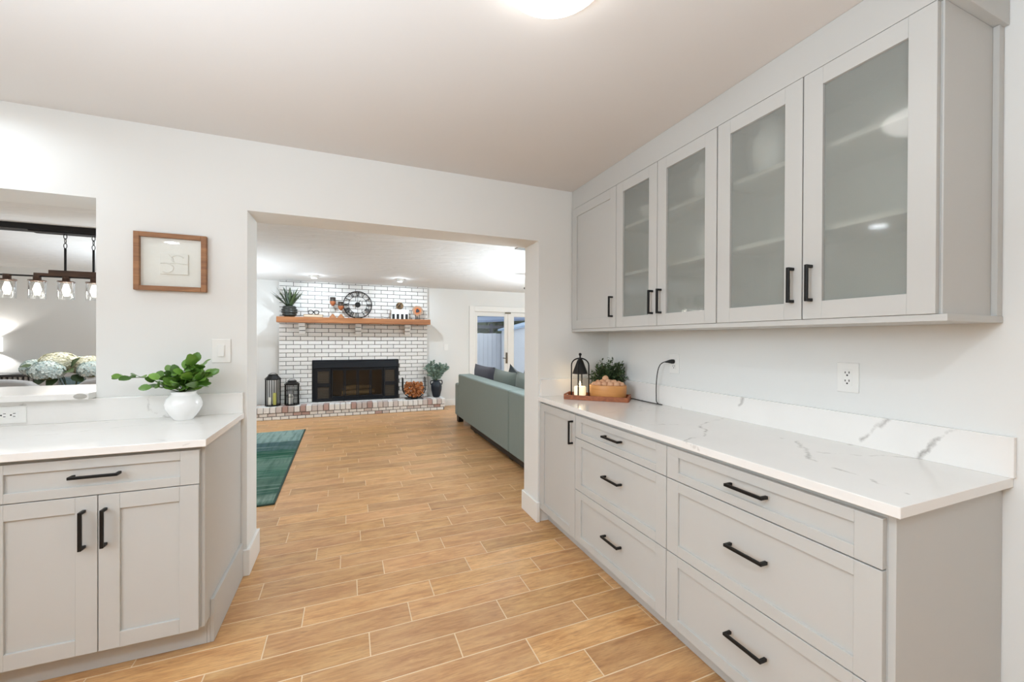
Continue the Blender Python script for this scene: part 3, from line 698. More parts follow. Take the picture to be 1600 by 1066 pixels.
for i, (x, y, z) in enumerate(spots):
    o = link('wooden_ball', bme); o.matrix_basis = Matrix.Translation(bc) @ Matrix.Rotation(rzT, 4, 'Z') @ Matrix.Translation((x*.93, y*.85, z+.014)) @ Matrix.Rotation(i*1.3, 4, 'X')
    tag(o, 'pale pinkish wooden ball heaped in the oval bowl', 'ball', 'wooden balls in the bowl')
# bushy plant behind the bowl
bp = Vector((1.755, 2.505, CT))
bu = thing('potted_plant', 'bushy dark green plant behind the bowl in the counter corner', 'potted plant', tuple(bp))
part('pot', MB().lathe([(.035, .0005), (.045, .05), (.05, .09), (.046, .09), (.04, .05)], bp, 20), paint('grey_pot', (92, 90, 84), .7), bu)
bush_m = leaf_mat('dark_bush_leaf', (26, 44, 24), (84, 106, 66), .55)
b = MB(); rb = random.Random(5); sb = MB()
for i in range(130):
    a = rb.uniform(0, 2*PI); el = rb.uniform(.05, 1.0); R_ = rb.uniform(.10, .175)
    d = Vector((math.cos(a)*math.sqrt(1-el*el*.8), math.sin(a)*math.sqrt(1-el*el*.8)*.75, el*1.15))
    p0 = bp+Vector((0, 0, .085)); p1 = p0+d*R_+Vector((.012, -.01, 0))
    if p1.x > 1.865: p1.x = 1.865-rb.uniform(0, .03)
    if p1.y > 2.63: p1.y = 2.63-rb.uniform(0, .03)
    sb.tube([p0, p0.lerp(p1, .5)+Vector((0, 0, .012)), p1], .0012, 4, False)
    for k in range(12):
        t = .3+.7*k/11; p = p0.lerp(p1, t)+Vector((0, 0, .012*4*t*(1-t)))
        dv = (d*.5+Vector((rb.uniform(-1, 1), rb.uniform(-1, 1), rb.uniform(-.6, 1)))).normalized()
        L = rb.uniform(.018, .031)
        e = p+dv*L
        if e.x > 1.875 or e.y > 2.645: continue
        b.leaf(p, dv, (rb.uniform(-1, 1), rb.uniform(-1, .3), 1), L, rb.uniform(.009, .015), .2, (.1, .9, .9, .1))
part('foliage', b, bush_m, bu, kind='stuff', recalc=False)
part('stem', sb, stem_m, bu)

# ------------------------------------------------------------------ living room: rug
def rug_mat():
    m, nt, b = new_mat('green_plaid_wool'); p = pos(nt)
    sep = N(nt, 'ShaderNodeSeparateXYZ'); nt.links.new(p, sep.inputs[0])
    t = math_n(nt, 'DIVIDE', math_n(nt, 'SUBTRACT', sep.outputs[1], 3.72), 2.9)
    n0 = noise(nt, p, 5, 3); t2 = math_n(nt, 'ADD', t, math_n(nt, 'MULTIPLY', math_n(nt, 'SUBTRACT', n0.outputs[0], .5), .05))
    col = ramp(nt, t2, [(0.0, lin((86, 112, 100))), (.045, lin((142, 160, 148))), (.09, lin((66, 96, 84))), (.2, lin((88, 112, 100))), (.3, lin((70, 110, 94))), (.42, lin((116, 140, 128))), (.49, lin((76, 116, 98))), (.52, lin((42, 88, 68))), (.59, lin((50, 92, 76))), (.62, lin((84, 106, 110))), (.74, lin((80, 102, 108))), (.77, lin((144, 168, 164))), (1.0, lin((150, 174, 170)))])
    ma = N(nt, 'ShaderNodeMapping'); nt.links.new(p, ma.inputs[0]); ma.inputs['Scale'].default_value = (26, 2.0, 1)
    mb_ = N(nt, 'ShaderNodeMapping'); nt.links.new(p, mb_.inputs[0]); mb_.inputs['Scale'].default_value = (1.5, 18, 1)
    na = noise(nt, ma.outputs[0], 1.0, 4, .6); nb_ = noise(nt, mb_.outputs[0], 1.0, 4, .6)
    c2 = mix(nt, math_n(nt, 'MULTIPLY', math_n(nt, 'SUBTRACT', na.outputs[0], .45, clamp=True), 2.4, clamp=True), col, lin((46, 80, 68)))
    c3 = mix(nt, math_n(nt, 'MULTIPLY', math_n(nt, 'SUBTRACT', nb_.outputs[0], .5, clamp=True), 2.4, clamp=True), c2, lin((168, 186, 176)))
    n = noise(nt, p, 120, 2); c4 = mix(nt, math_n(nt, 'MULTIPLY', n.outputs[0], .3), c3, lin((60, 92, 80)))
    nt.links.new(c4, b.inputs['Base Color']); b.inputs['Roughness'].default_value = 1; b.inputs['Specular IOR Level'].default_value = .05
    bump(nt, n.outputs[0], .5, .004, b); return m
rg = thing('area_rug', 'green and teal plaid area rug on the living room floor', 'rug', (-1.0, 5.1, 0))
rug_m = rug_mat()
part('rug_body', MB().prism([(-1.52, 3.70), (-0.57, 3.73), (-0.61, 6.60), (-1.52, 6.56)], .0006, .010), rug_m, rg, .003)
b = MB().prism([(-.572, 3.728), (-.556, 3.728), (-.596, 6.602), (-.612, 6.602)], .0006, .0115).prism([(-1.52, 3.68), (-.556, 3.713), (-.556, 3.729), (-1.52, 3.699)], .0006, .0115)
part('binding', b, paint('dark_green_binding', (52, 74, 66), .9), rg)

# ------------------------------------------------------------------ fireplace
def brick_mat(name, c, c2, chip=0.0):
    m, nt, b = new_mat(name); r = rnd01(nt); p = pos(nt)
    n = noise(nt, p, 24, 5, .65); n2 = noise(nt, p, 70, 3, .6)
    f = math_n(nt, 'ADD', math_n(nt, 'MULTIPLY', r, .45), math_n(nt, 'MULTIPLY', n.outputs[0], .55))
    col = mix(nt, f, lin(c), lin(c2))
    k = math_n(nt, 'MULTIPLY', math_n(nt, 'SUBTRACT', n.outputs[0], .58, clamp=True), 2.2+chip, clamp=True)
    col = mix(nt, k, col, lin((146, 136, 128)))
    nt.links.new(col, b.inputs['Base Color']); b.inputs['Roughness'].default_value = .85; b.inputs['Specular IOR Level'].default_value = .25
    bump(nt, n2.outputs[0], .5, .004, b); return m
brw = brick_mat('whitewashed_brick', (222, 220, 216), (240, 239, 236))
brp = brick_mat('pink_grey_brick', (192, 180, 174), (214, 206, 202), .5)
brr = brick_mat('worn_red_brick', (166, 134, 124), (196, 172, 164), .6)
BX0, BX1, BY = -1.125, 1.39, 7.92
fp = thing('fireplace', 'whitewashed brick chimney breast reaching from hearth to ceiling', 'fireplace', (0.13, BY, 0.205))
ZB = 0.212
b = MB(); yb0 = BY+.012
b.box(BX0+.004, FX0-.002, yb0, YF-.001, ZB, CZ2-.001).box(FX1+.002, BX1-.004, yb0, YF-.001, ZB, CZ2-.001).box(FX0-.002, FX1+.002, yb0, YF-.001, FZ1, CZ2-.001).box(FX0-.002, FX1+.002, yb0, YF-.001, ZB, FZ0)
part('mortar', b, mortar_m, fp)
BL, BH = 0.222, 0.0722; jg = 0.0095
def unit_brick(name, L, D, H_, m, bev=.003):
    b = MB().box(-L/2, L/2, -D/2, D/2, -H_/2, H_/2); return b.mesh(name, m)
cache = {}
def brick_at(parent, x0, x1, y0, y1, z0, z1, m, name='brick'):
    key = (round(x1-x0, 3), round(y1-y0, 3), round(z1-z0, 3), m.name)
    if key not in cache:
        L, D, H_ = key[:3]; c = .003
        b = MB(); hx_, hy_, hz_ = L/2, D/2, H_/2
        # box with a chamfered front face
        vs = [(-hx_, hy_, -hz_), (hx_, hy_, -hz_), (hx_, hy_, hz_), (-hx_, hy_, hz_), (-hx_, -hy_+c, -hz_), (hx_, -hy_+c, -hz_), (hx_, -hy_+c, hz_), (-hx_, -hy_+c, hz_), (-hx_+c, -hy_, -hz_+c), (hx_-c, -hy_, -hz_+c), (hx_-c, -hy_, hz_-c), (-hx_+c, -hy_, hz_-c)]
        fs = [(0, 1, 5, 4), (1, 2, 6, 5), (2, 3, 7, 6), (3, 0, 4, 7), (4, 5, 9, 8), (5, 6, 10, 9), (6, 7, 11, 10), (7, 4, 8, 11), (8, 9, 10, 11), (0, 3, 2, 1)]
        cache[key] = b.add(vs, fs).mesh('brick', m)
    o = link(name, cache[key], parent); o.matrix_basis = Matrix.Translation(((x0+x1)/2, (y0+y1)/2+random.uniform(-.0015, .0015), (z0+z1)/2))
    return o
nb = 0; k = 0; z = ZB+.004
while z < CZ2-.02:
    z1 = min(z+BH-jg, CZ2-.003)
    x = BX0 - (BL/2 if k % 2 else 0)
    while x < BX1-.01:
        a, c = max(x, BX0), min(x+BL-jg, BX1)
        segs = [(a, c)]
        if z1 > 0.225 and z < 0.93:
            segs = [(s0, s1) for s0, s1 in ((a, min(c, -0.618)), (max(a, 0.853), c)) if s1-s0 > .02]
        for s0, s1 in segs:
            if s1-s0 > .015: brick_at(fp, s0, s1, BY, BY+.05, z, z1, brw); nb += 1
        x += BL
    z += BH; k += 1
# corbels
for cx_ in (-0.766, 0.138, 1.006):
    c = part('corbel', MB().box(cx_-.045, cx_+.045, BY-.03, BY, 1.41, 1.598), mortar_m, fp)
    for i, (z0, dp) in enumerate(((1.405, .06), (1.472, .10), (1.539, .14))):
        brick_at(c, cx_-.05, cx_+.05, BY-dp, BY-.002, z0, z0+.058, brw)
# mantel
mw = wood('orange_pine_beam', (134, 84, 50), (176, 118, 74), (1.6, 18, 18), .5)
mt = single('mantel_shelf', MB().box(-1.13, 1.405, 7.665, 7.918, 1.6, 1.694), mw, 'thick orange-brown wooden mantel shelf on the brick fireplace', 'shelf', None, .006)
# hearth
he = thing('hearth', 'low raised brick hearth with worn reddish bricks below the fireplace', 'hearth', (-0.1, 7.74, 0))
HX0, HX1, HY = -1.9, 1.66, 7.555
part('mortar', MB().box(HX0+.01, HX1-.012, HY+.012, 7.998 if False else BY+.075, .0005, .198), mortar_m, he)
rh = random.Random(21)
def pick(p): 
    r = rh.random(); return brr if r < p*.3 else (brp if r < p else brw)
x = HX0
while x < HX1-.02:
    brick_at(he, x, min(x+.078, HX1), HY-.008, HY+.185, .116, .2105, pick(.5 if x < .6 else .25), 'brick'); x += .0875
for row, z0 in enumerate((.004, .060)):
    x = HX0 - (.06 if row else 0)
    while x < HX1-.03:
        a, c = max(x, HX0), min(x+.112, HX1)
        if c-a > .02: brick_at(he, a, c, HY+.004, HY+.06, z0, z0+.046, pick(.45 if row else .12), 'brick')
        x += .122
for row in range(2):
    y0 = HY+.190+row*.092; x = HX0+(.1 if row else 0)
    while x < HX1-.03:
        c = min(x+.205, HX1)
        yy1 = min(y0+.085, BY-.002)
        if yy1-y0 > .02: brick_at(he, x, c, y0, yy1, .15, .2105, pick(.3), 'brick')
        x += .213
for z0 in (.004, .060): brick_at(he, HX1-.01, HX1+.0, HY+.07, HY+.26, z0, z0+.046, brw)

# insert
ins = thing('fireplace_insert', 'black metal fireplace insert with glass doors and side vent panels', 'fireplace insert', (.117, BY, .215))
blk = paint('blackened_steel', (24, 28, 34), .38, .15, 12, .05, 120, .5, .4)
ix0, ix1, iz0, iz1 = -.612, .846, .216, .95
yf = BY-.012
b = MB().box(ix0, ix0+.055, yf, BY+.02, iz0, iz1).box(ix1-.055, ix1, yf, BY+.02, iz0, iz1).box(ix0+.055, ix1-.055, yf, BY+.02, iz1-.16, iz1).box(ix0+.055, ix1-.055, yf, BY+.02, iz0, iz0+.06)
part('surround', b, blk, ins, .003)
part('hood', MB().add([(x, y, z) for x in (ix0+.02, ix1-.02) for y, z in ((yf, iz1-.02), (yf-.022, iz1-.035), (yf-.034, iz1-.14), (yf, iz1-.145))], [(0, 1, 2, 3), (7, 6, 5, 4), (0, 4, 5, 1), (1, 5, 6, 2), (2, 6, 7, 3), (3, 7, 4, 0)]), blk, ins, .002)
mesh_m = paint('vent_mesh', (84, 76, 66), .7, .3, 60, .6, 300, .3, .3)
for x0, x1 in ((ix0+.055, ix0+.30), (ix1-.27, ix1-.04)):
    v = part('vent_panel', MB().box(x0, x0+.03, yf-.03, yf+.01, iz0+.01, iz1-.155).box(x1-.03, x1, yf-.03, yf+.01, iz0+.01, iz1-.155).box(x0+.03, x1-.03, yf-.03, yf+.01, iz0+.01, iz0+.05).box(x0+.03, x1-.03, yf-.03, yf+.01, iz1-.195, iz1-.155).box(x0+.03, x1-.03, yf-.03, yf+.01, .475, .535), blk, ins, .002)
    part('mesh_back', MB().box(x0+.02, x1-.02, yf-.008, yf, iz0+.03, iz1-.17), mesh_m, v)
    for z0, z1 in ((iz0+.05, .475), (.535, iz1-.195)):
        n_ = 6
        for i in range(n_):
            zz = z0+(z1-z0)*(i+.5)/n_
            part('louver', MB().box(x0+.028, x1-.028, yf-.020, yf-.006, zz-.008, zz+.004), mesh_m, v)
gx0, gx1 = ix0+.305, ix1-.275
smoke_m = glassy('smoked_glass', (.42, .42, .40), 1.4)
wd_ = (gx1-gx0)/4
for i in range(4):
    x0, x1 = gx0+i*wd_+.003, gx0+(i+1)*wd_-.003
    d = part('glass_door', MB().box(x0, x0+.018, yf-.012, yf+.006, iz0+.06, iz1-.16).box(x1-.018, x1, yf-.012, yf+.006, iz0+.06, iz1-.16).box(x0+.018, x1-.018, yf-.012, yf+.006, iz0+.06, iz0+.085).box(x0+.018, x1-.018, yf-.012, yf+.006, iz1-.19, iz1-.16), blk, ins, .001)
    part('pane', MB().add([(x0+.017, yf-.003, iz0+.084), (x1-.017, yf-.003, iz0+.084), (x1-.017, yf-.003, iz1-.189), (x0+.017, yf-.003, iz1-.189)], [(0, 1, 2, 3)]), smoke_m, d)
part('lower_grille', MB().box(gx0, gx1, yf-.02, yf, iz0+.005, iz0+.03).box(gx0, gx1, yf-.02, yf, iz0+.04, iz0+.055), blk, ins, .002)
soot = paint('sooty_firebrick', (58, 50, 42), .95, .4, 14, .4, 80, .1)
b = MB(); y1 = 8.42; e = .004
b.box(FX0+e, FX0+.02, BY+.03, y1, FZ0+e, FZ1-e).box(FX1-.02, FX1-e, BY+.03, y1, FZ0+e, FZ1-e).box(FX0+e, FX1-e, y1, y1+.02, FZ0+e, FZ1-e).box(FX0+.02, FX1-.02, BY+.03, y1, FZ0+e, FZ0+.02).box(FX0+.02, FX1-.02, BY+.03, y1, FZ1-.02, FZ1-e)
part('firebox', b, soot, ins)
bark = wood('split_log', (150, 112, 70), (206, 172, 118), (8, 40, 40), .8)
lme2 = MB().tube([(-.24, 0, 0), (-.1, .008, .004), (.1, -.006, 0), (.24, 0, .003)], [.045, .048, .046, .043], 10).mesh('log', bark)
for (x, y, z, rz) in ((.1, 8.12, FZ0+.084, .05), (.2, 8.26, FZ0+.084, -.05), (.13, 8.19, FZ0+.171, .35)):
    o = link('log', lme2); o.matrix_basis = Matrix.Translation((x, y, z)) @ Matrix.Rotation(rz, 4, 'Z'); tag(o, 'pale split log lying inside the glass-fronted firebox', 'log', 'logs in the firebox')
gr = MB()
for x in (-.12, .02, .16, .30, .42): gr.tube([(x, 8.08, FZ0+.028), (x, 8.33, FZ0+.028)], .005, 6)
single('log_grate', gr, iron_m, 'dark iron grate under the logs in the firebox', 'grate')

# on the hearth
HZ = .2115
def metal_lantern(x, y, w, h, label, nbars, cand):
    t = thing('metal_lantern', label, 'lantern', (x, y, HZ))
    r = w/2; hb = h*.855
    part('base', MB().lathe([(r, .0005), (r, .014), (r*.96, .016)], (x, y, HZ), 8, False), black_m, t)
    rim = MB().lathe([(r*.96, hb-.012), (r*1.02, hb-.008), (r*1.04, hb+.004), (r*.62, h-.02), (r*.60, h), (.0001, h+.001)], (x, y, HZ), 8, False)
    part('lid', rim, black_m, t)
    for i in range(nbars):
        a = 2*PI*(i+.5)/nbars; px_, py_ = x+r*.93*math.cos(a), y+r*.93*math.sin(a)
        part('bar', MB().box(px_-.0055, px_+.0055, py_-.003, py_+.003, HZ+.012, HZ+hb), black_m, t)
    if cand: part('ring', MB().lathe([(r*.95, h*.35), (r*.95, h*.35+.008)], (x, y, HZ), 16, cap=False).lathe([(r*.95, h*.6), (r*.95, h*.6+.008)], (x, y, HZ), 16, cap=False), black_m, t)
    part('handle', MB().tube([(x+.05*math.cos(a), y, HZ+h+.004+.018*math.sin(a)) for a in [PI*i/8 for i in range(9)]], .004, 6), iron_m, t)
    return t
def pillar(x, y, r, h, rgb, label):
    single('pillar_candle', MB().lathe([(r, .0005), (r, h), (r*.85, h+.004), (.0001, h-.002)], (x, y, HZ+.0165), 20), paint('wax_'+label[:6].strip(), rgb, .5, .02), label, 'candle')
metal_lantern(-1.185, 7.74, .235, .52, 'taller black metal lantern on the left end of the hearth', 10, False)
pillar(-1.235, 7.74, .03, .12, (236, 232, 220), 'white pillar candle inside the taller black lantern')
pillar(-1.155, 7.73, .03, .19, (190, 186, 96), 'yellow-green pillar candle inside the taller black lantern')
metal_lantern(-0.905, 7.735, .225, .41, 'shorter black cage lantern beside the taller one on the hearth', 14, True)
pillar(-0.93, 7.735, .035, .16, (232, 228, 218), 'pale pillar candle inside the shorter black lantern')
# log rack
lk = thing('log_rack', 'black U-shaped metal log rack on the hearth right of the fireplace', 'log rack', (1.11, 7.73, HZ))
for yy in (7.66, 7.80):
    U = [(.905, HZ+.40), (.905, HZ+.22)]+[(1.11-.205*math.cos(a), HZ+.22-.205*math.sin(a)+.0) for a in [PI*i/12 for i in range(1, 12)]]+[(1.315, HZ+.22), (1.315, HZ+.40)]
    part('hoop', MB().tube([(x, yy, max(z, HZ+.018)) for x, z in U], .0085, 8), black_m, lk)
part('foot_bar', MB().box(.95, 1.27, 7.64, 7.66, HZ+.0005, HZ+.014).box(.95, 1.27, 7.80, 7.82, HZ+.0005, HZ+.014), black_m, lk)
kin = MB(); rk_ = random.Random(9)
for i in range(260):
    x = 1.11+rk_.uniform(-.16, .16); zmin = HZ+.22-math.sqrt(max(0, .19**2-(x-1.11)**2)); zt = HZ+.285+.02*math.cos((x-1.11)*9)
    z = zmin+.012+(zt-zmin)*rk_.random(); L = rk_.uniform(.04, .07); th = rk_.uniform(0, PI)
    a = Vector((math.cos(th)*.6, rk_.uniform(-.6, .6), math.sin(th)*.6)).normalized()*L/2; c0 = Vector((x, 7.73+rk_.uniform(-.09, .04), max(z, HZ+.04)))
    kin.tube([c0-a, c0+a], [rk_.uniform(.008, .014), rk_.uniform(.007, .013)], 6)
ko = single('kindling', kin, leaf_mat('orange_kindling', (120, 66, 34), (214, 140, 82), .8), 'heap of short orange-brown kindling sticks in the black log rack', 'kindling'); ko['kind'] = 'stuff'
# dark vase with branches
vc = Vector((1.545, 7.80, HZ))
vt = thing('potted_branches', 'dark blue-black vase with two handles holding green branches on the hearth', 'vase', tuple(vc))
vm = paint('ink_blue_ceramic', (30, 38, 48), .45, .1, 8, .05)
part('vase_body', MB().lathe([(.055, .0005), (.07, .02), (.098, .14), (.104, .21), (.092, .26), (.062, .292), (.056, .31), (.07, .328), (.062, .328), (.048, .31), (.05, .28)], vc, 28), vm, vt)
for s_ in (-1, 1):
    part('handle', MB().tube(smooth_pts([vc+Vector((s_*.06, 0, .312)), vc+Vector((s_*.098, 0, .318)), vc+Vector((s_*.112, 0, .28)), vc+Vector((s_*.100, 0, .235))]), .010, 8), vm, vt)
fo = MB(); stb = MB(); rv = random.Random(4)
for i in range(26):
    a = rv.uniform(0, 2*PI); rr = rv.uniform(.02, .21); hgt = rv.uniform(.16, .46)*(1-.3*rr/.21)
    p0 = vc+Vector((0, 0, .30)); p2 = p0+Vector((rr*math.cos(a), -abs(rr*math.sin(a))*.5, hgt)); p1 = p0.lerp(p2, .5)+Vector((0, 0, .04)); S = smooth_pts([p0, p1, p2], 5)
    stb.tube(S, .0025, 4, False)
    for k in range(2, len(S)):
        for s_ in (-1, 1):
            d = (S[k]-S[k-1]).normalized(); sd = d.cross(Vector((0, 1, .2))).normalized()*s_
            fo.leaf(S[k], (d*.6+sd+Vector((0, rv.uniform(-.5, .2), 0))), (0, -1, .4), rv.uniform(.05, .075), rv.uniform(.022, .032), .1, (.1, .8, 1, .6, .05))
part('foliage', fo, leaf_mat('dusty_green_leaf', (50, 72, 58), (126, 150, 134), .6), vt, kind='stuff', recalc=False)
part('stem', stb, stem_m, vt)

# on the mantel
MZ = 1.6945; MY = 7.78
ag = thing('potted_plant', 'spiky dark agave in a ribbed black pot on the left end of the mantel', 'potted plant', (-.95, MY, MZ))
pr = [(.062, .0005), (.085, .012)]
for i in range(4):
    z0 = .02+i*.04; r0 = (.108, .122, .122, .106)[i]; pr += [(r0-.012, z0), (r0, z0+.012), (r0, z0+.026), (r0-.012, z0+.038)]
pr += [(.085, .185), (.078, .185), (.08, .15)]
part('pot', MB().lathe(pr, (-.95, MY, MZ), 28), paint('ribbed_black_clay', (44, 46, 42), .4, .1), ag)
part('soil', MB().lathe([(.08, .165), (.0001, .17)], (-.95, MY, MZ), 16, cap=False), soil_m, ag)
agm = leaf_mat('agave_leaf', (30, 44, 28), (70, 86, 52), .45)
lfm = MB().leaf((0, 0, 0), (1, 0, 0), (0, 0, 1), .34, .05, .12, (.7, 1, .9, .7, .4, .02), .5).mesh('leaf', agm, False)
ra = random.Random(2)
for i in range(26):
    a = i*2.4+ra.uniform(-.2, .2); el = math.radians(ra.uniform(78, 86) if i < 8 else ra.uniform(38, 72)); s_ = ra.uniform(.85, 1.1) if i >= 8 else ra.uniform(.8, 1.0)
    d = Vector((math.cos(a)*math.cos(el), math.sin(a)*math.cos(el)*(.25 if math.sin(a) > 0 else .6), math.sin(el))).normalized()
    nr = Vector((-math.cos(a)*.5, -math.sin(a)*.5, 1)); nr = (nr-d*nr.dot(d)).normalized(); y = nr.cross(d)
    p = Vector((-.95, MY, MZ+.16)) + Vector((math.cos(a)*.03, math.sin(a)*.02, 0))
    o = link('leaf', lfm, ag); o.matrix_basis = Matrix(((d.x, y.x, nr.x, p.x), (d.y, y.y, nr.y, p.y), (d.z, y.z, nr.z, p.z), (0, 0, 0, 1))) @ Matrix.Scale(s_, 4)
bkt = thing('book', 'flat brown book lying on the mantel under the spectacles', 'book', (-.58, MY, MZ))
part('cover', MB().box(-.73, -.435, MY-.09, MY+.09, .0005+MZ, MZ+.006).box(-.73, -.435, MY-.09, MY+.09, MZ+.042, MZ+.048).box(-.73, -.724, MY-.09, MY+.09, MZ+.006, MZ+.042), paint('brown_cloth', (128, 104, 82), .8), bkt)
part('pages', MB().box(-.724, -.44, MY-.085, MY+.085, MZ+.006, MZ+.042), paint('paper_block', (206, 190, 166), .9, .05, 200), bkt)
sg = thing('spectacles', 'pair of dark-rimmed spectacles resting on the book on the mantel', 'spectacles', (-.58, MY-.05, MZ+.049))
for cx_ in (-.622, -.535): part('rim', MB().tube([(cx_+.038*math.cos(a), MY-.06, MZ+.085+.034*math.sin(a)) for a in [2*PI*i/20 for i in range(21)]], .006, 6), black_m, sg)
part('bridge', MB().tube([(-.585, MY-.06, MZ+.095), (-.578, MY-.06, MZ+.1), (-.572, MY-.06, MZ+.095)], .005, 6), black_m, sg)
for x in (-.66, -.497): part('temple', MB().tube([(x, MY-.06, MZ+.1), (x-.01, MY+.03, MZ+.098), (x-.01, MY+.06, MZ+.056)], .004, 6), black_m, sg)
copper = paint('burnt_copper', (168, 100, 62), .4, .15, 30, .05, 90, .5, .3)
def holder(x, h, label):
    t = thing('candle_holder', label, 'candle holder', (x, MY, MZ), 'cone-footed candle holders on the mantel')
    part('cone_foot', MB().lathe([(.062, .0005), (.06, .006), (.03, .042), (.012, .066)], (x, MY, MZ), 20), mw, t)
    part('glass_ball', MB().ball((x, MY, MZ+.066+(h-.2)*.5), (h-.2)*.5, 18, 12, (.62, .62, 1)), glassy('holder_glass', (.93, .94, .93)), t)
    part('cup', MB().lathe([(.012, h-.15), (.036, h-.125), (.05, h-.09), (.05, h-.072)], (x, MY, MZ), 20), copper, t)
    part('top_cup', MB().lathe([(.046, h-.072), (.048, h), (.042, h), (.04, h-.06)], (x, MY, MZ), 20), paint('dark_bronze', (56, 46, 38), .45), t)
holder(-.281, .36, 'taller copper-topped candle holder with a wooden cone foot on the mantel')
holder(-.150, .285, 'shorter copper-topped candle holder beside the mantel clock')
# clock with roman numerals
ck = thing('clock', 'round open metal clock with roman numerals leaning on the brick above the mantel', 'clock', (.128, 7.87, MZ))
cc = Vector((.128, 7.885, MZ+.250)); Rr = .245
def ring(r, t_): return MB().tube([(cc.x+r*math.cos(a), cc.y, cc.z+r*math.sin(a)) for a in [2*PI*i/48 for i in range(49)]], t_, 6, False)
part('outer_ring', ring(Rr-.005, .0085), iron_m, ck); part('inner_ring', ring(.155, .004), iron_m, ck)
part('hub', MB().lathe([(.0001, -.012), (.045, -.01), (.047, 0), (.045, .01), (.0001, .012)], (0, 0, 0), 24).mesh and MB().add([(cc.x+.048*math.cos(2*PI*k/24), cc.y+dy, cc.z+.048*math.sin(2*PI*k/24)) for dy in (-.018, .008) for k in range(24)], [tuple(range(24)), tuple(range(47, 23, -1))]+[(k, (k+1) % 24, 24+(k+1) % 24, 24+k) for k in range(24)]), iron_m, ck)
sp_ = MB()
for k in range(4):
    a = PI/2*k; sp_.tube([(cc.x+.04*math.cos(a), cc.y, cc.z+.04*math.sin(a)), (cc.x+.155*math.cos(a), cc.y, cc.z+.155*math.sin(a))], .0035, 6)
part('spoke', sp_, iron_m, ck)
def bar2(mb, c, rad, tan, r0, t0, r1, t1, w):
    A = c+rad*r0+tan*t0; B = c+rad*r1+tan*t1; d = (B-A).normalized(); n_ = Vector((d.z, 0, -d.x))*w/2; yv = Vector((0, .004, 0))
    vs = [A-n_-yv, A+n_-yv, B+n_-yv, B-n_-yv, A-n_+yv, A+n_+yv, B+n_+yv, B-n_+yv]
    mb.add(vs, [(0, 1, 2, 3), (7, 6, 5, 4), (0, 4, 5, 1), (1, 5, 6, 2), (2, 6, 7, 3), (3, 7, 4, 0)])
ROM = ['XII', 'I', 'II', 'III', 'IIII', 'V', 'VI', 'VII', 'VIII', 'IX', 'X', 'XI']
for i, s_ in enumerate(ROM):
    a = PI/2 - i*PI/6; rad = Vector((math.cos(a), 0, math.sin(a))); tan = Vector((math.sin(a), 0, -math.cos(a)))
    wch = {'I': .015, 'V': .028, 'X': .028}; tot = sum(wch[c] for c in s_); t = -tot/2; mb = MB()
    for c in s_:
        w_ = wch[c]; m0 = t+w_/2
        if c == 'I': bar2(mb, cc, rad, tan, .158, m0, Rr-.008, m0, .011)
        elif c == 'V': bar2(mb, cc, rad, tan, Rr-.008, t+.004, .158, m0, .011); bar2(mb, cc, rad, tan, Rr-.008, t+w_-.004, .158, m0, .005)
        else: bar2(mb, cc, rad, tan, Rr-.008, t+.003, .158, t+w_-.003, .011); bar2(mb, cc, rad, tan, Rr-.008, t+w_-.003, .158, t+.003, .005)
        t += w_
    part('numeral', mb, iron_m, ck)
hd = MB(); cy_ = Vector((cc.x, cc.y-.012, cc.z))
for a, L in ((math.radians(62), .09), (math.radians(180), .135)):
    rad = Vector((math.cos(a), 0, math.sin(a))); tan = Vector((math.sin(a), 0, -math.cos(a))); bar2(hd, cy_, rad, tan, .0, 0, L, 0, .010)
part('hand', hd, iron_m, ck)
# striped box, ball, disc, votive
bx = thing('striped_box', 'small white box with black vertical stripes on the mantel', 'box', (.85, MY, MZ))
wht = paint('white_lacquer', (238, 237, 233), .4, .01); bkl = paint('black_lacquer', (24, 24, 26), .4, .05)
part('box_body', MB().box(.70, 1.005, MY-.08, MY+.08, MZ+.0005, MZ+.15), wht, bx, .003)
part('lid', MB().box(.692, 1.013, MY-.086, MY+.086, MZ+.1505, MZ+.178), wht, bx, .003)
for i in range(4): part('stripe', MB().box(.712+i*.078, .758+i*.078, MY-.083, MY-.0805, MZ+.001, MZ+.092), bkl, bx)
tb_ = thing('ornament_ball', 'dark bronze woven ball on top of the striped box', 'ornament', (.855, MY, MZ+.18))
part('core', MB().ball((.855, MY, MZ+.18+.068), .058, 18, 12), paint('dark_core', (58, 46, 36), .6), tb_)
wr = MB(); rw = random.Random(8)
for i in range(11):
    q = Quaternion((rw.uniform(-1, 1), rw.uniform(-1, 1), rw.uniform(-1, 1), rw.uniform(-1, 1))).normalized()
    wr.tube([Vector((.855, MY, MZ+.248))+q @ Vector((.062*math.cos(a), .062*math.sin(a), 0)) for a in [2*PI*k/24 for k in range(25)]], .0058, 5, False)
part('woven_strip', wr, paint('bronze_strip', (140, 116, 86), .45, .2, 40, .1, 90, .5, .5), tb_)
ds = thing('agate_disc', 'brown agate slice with an orange centre on a small stand, right end of the mantel', 'ornament', (1.19, MY, MZ))
dcx, dcz = 1.18, MZ+.165
def blob(r, y0, y1, ph, jit):
    n = 28; rr = [r*(1+jit*math.sin(3*2*PI*k/n+ph)+jit*.6*math.sin(7*2*PI*k/n+ph*2)) for k in range(n)]
    return MB().prism([(dcx+rr[k]*math.cos(2*PI*k/n), dcz+rr[k]*math.sin(2*PI*k/n)*1.05) for k in range(n)], y0, y1, 'y')
part('rim_slice', blob(.094, MY-.004, MY+.012, .3, .04), paint('tan_agate', (176, 144, 120), .35, .25, 40), ds)
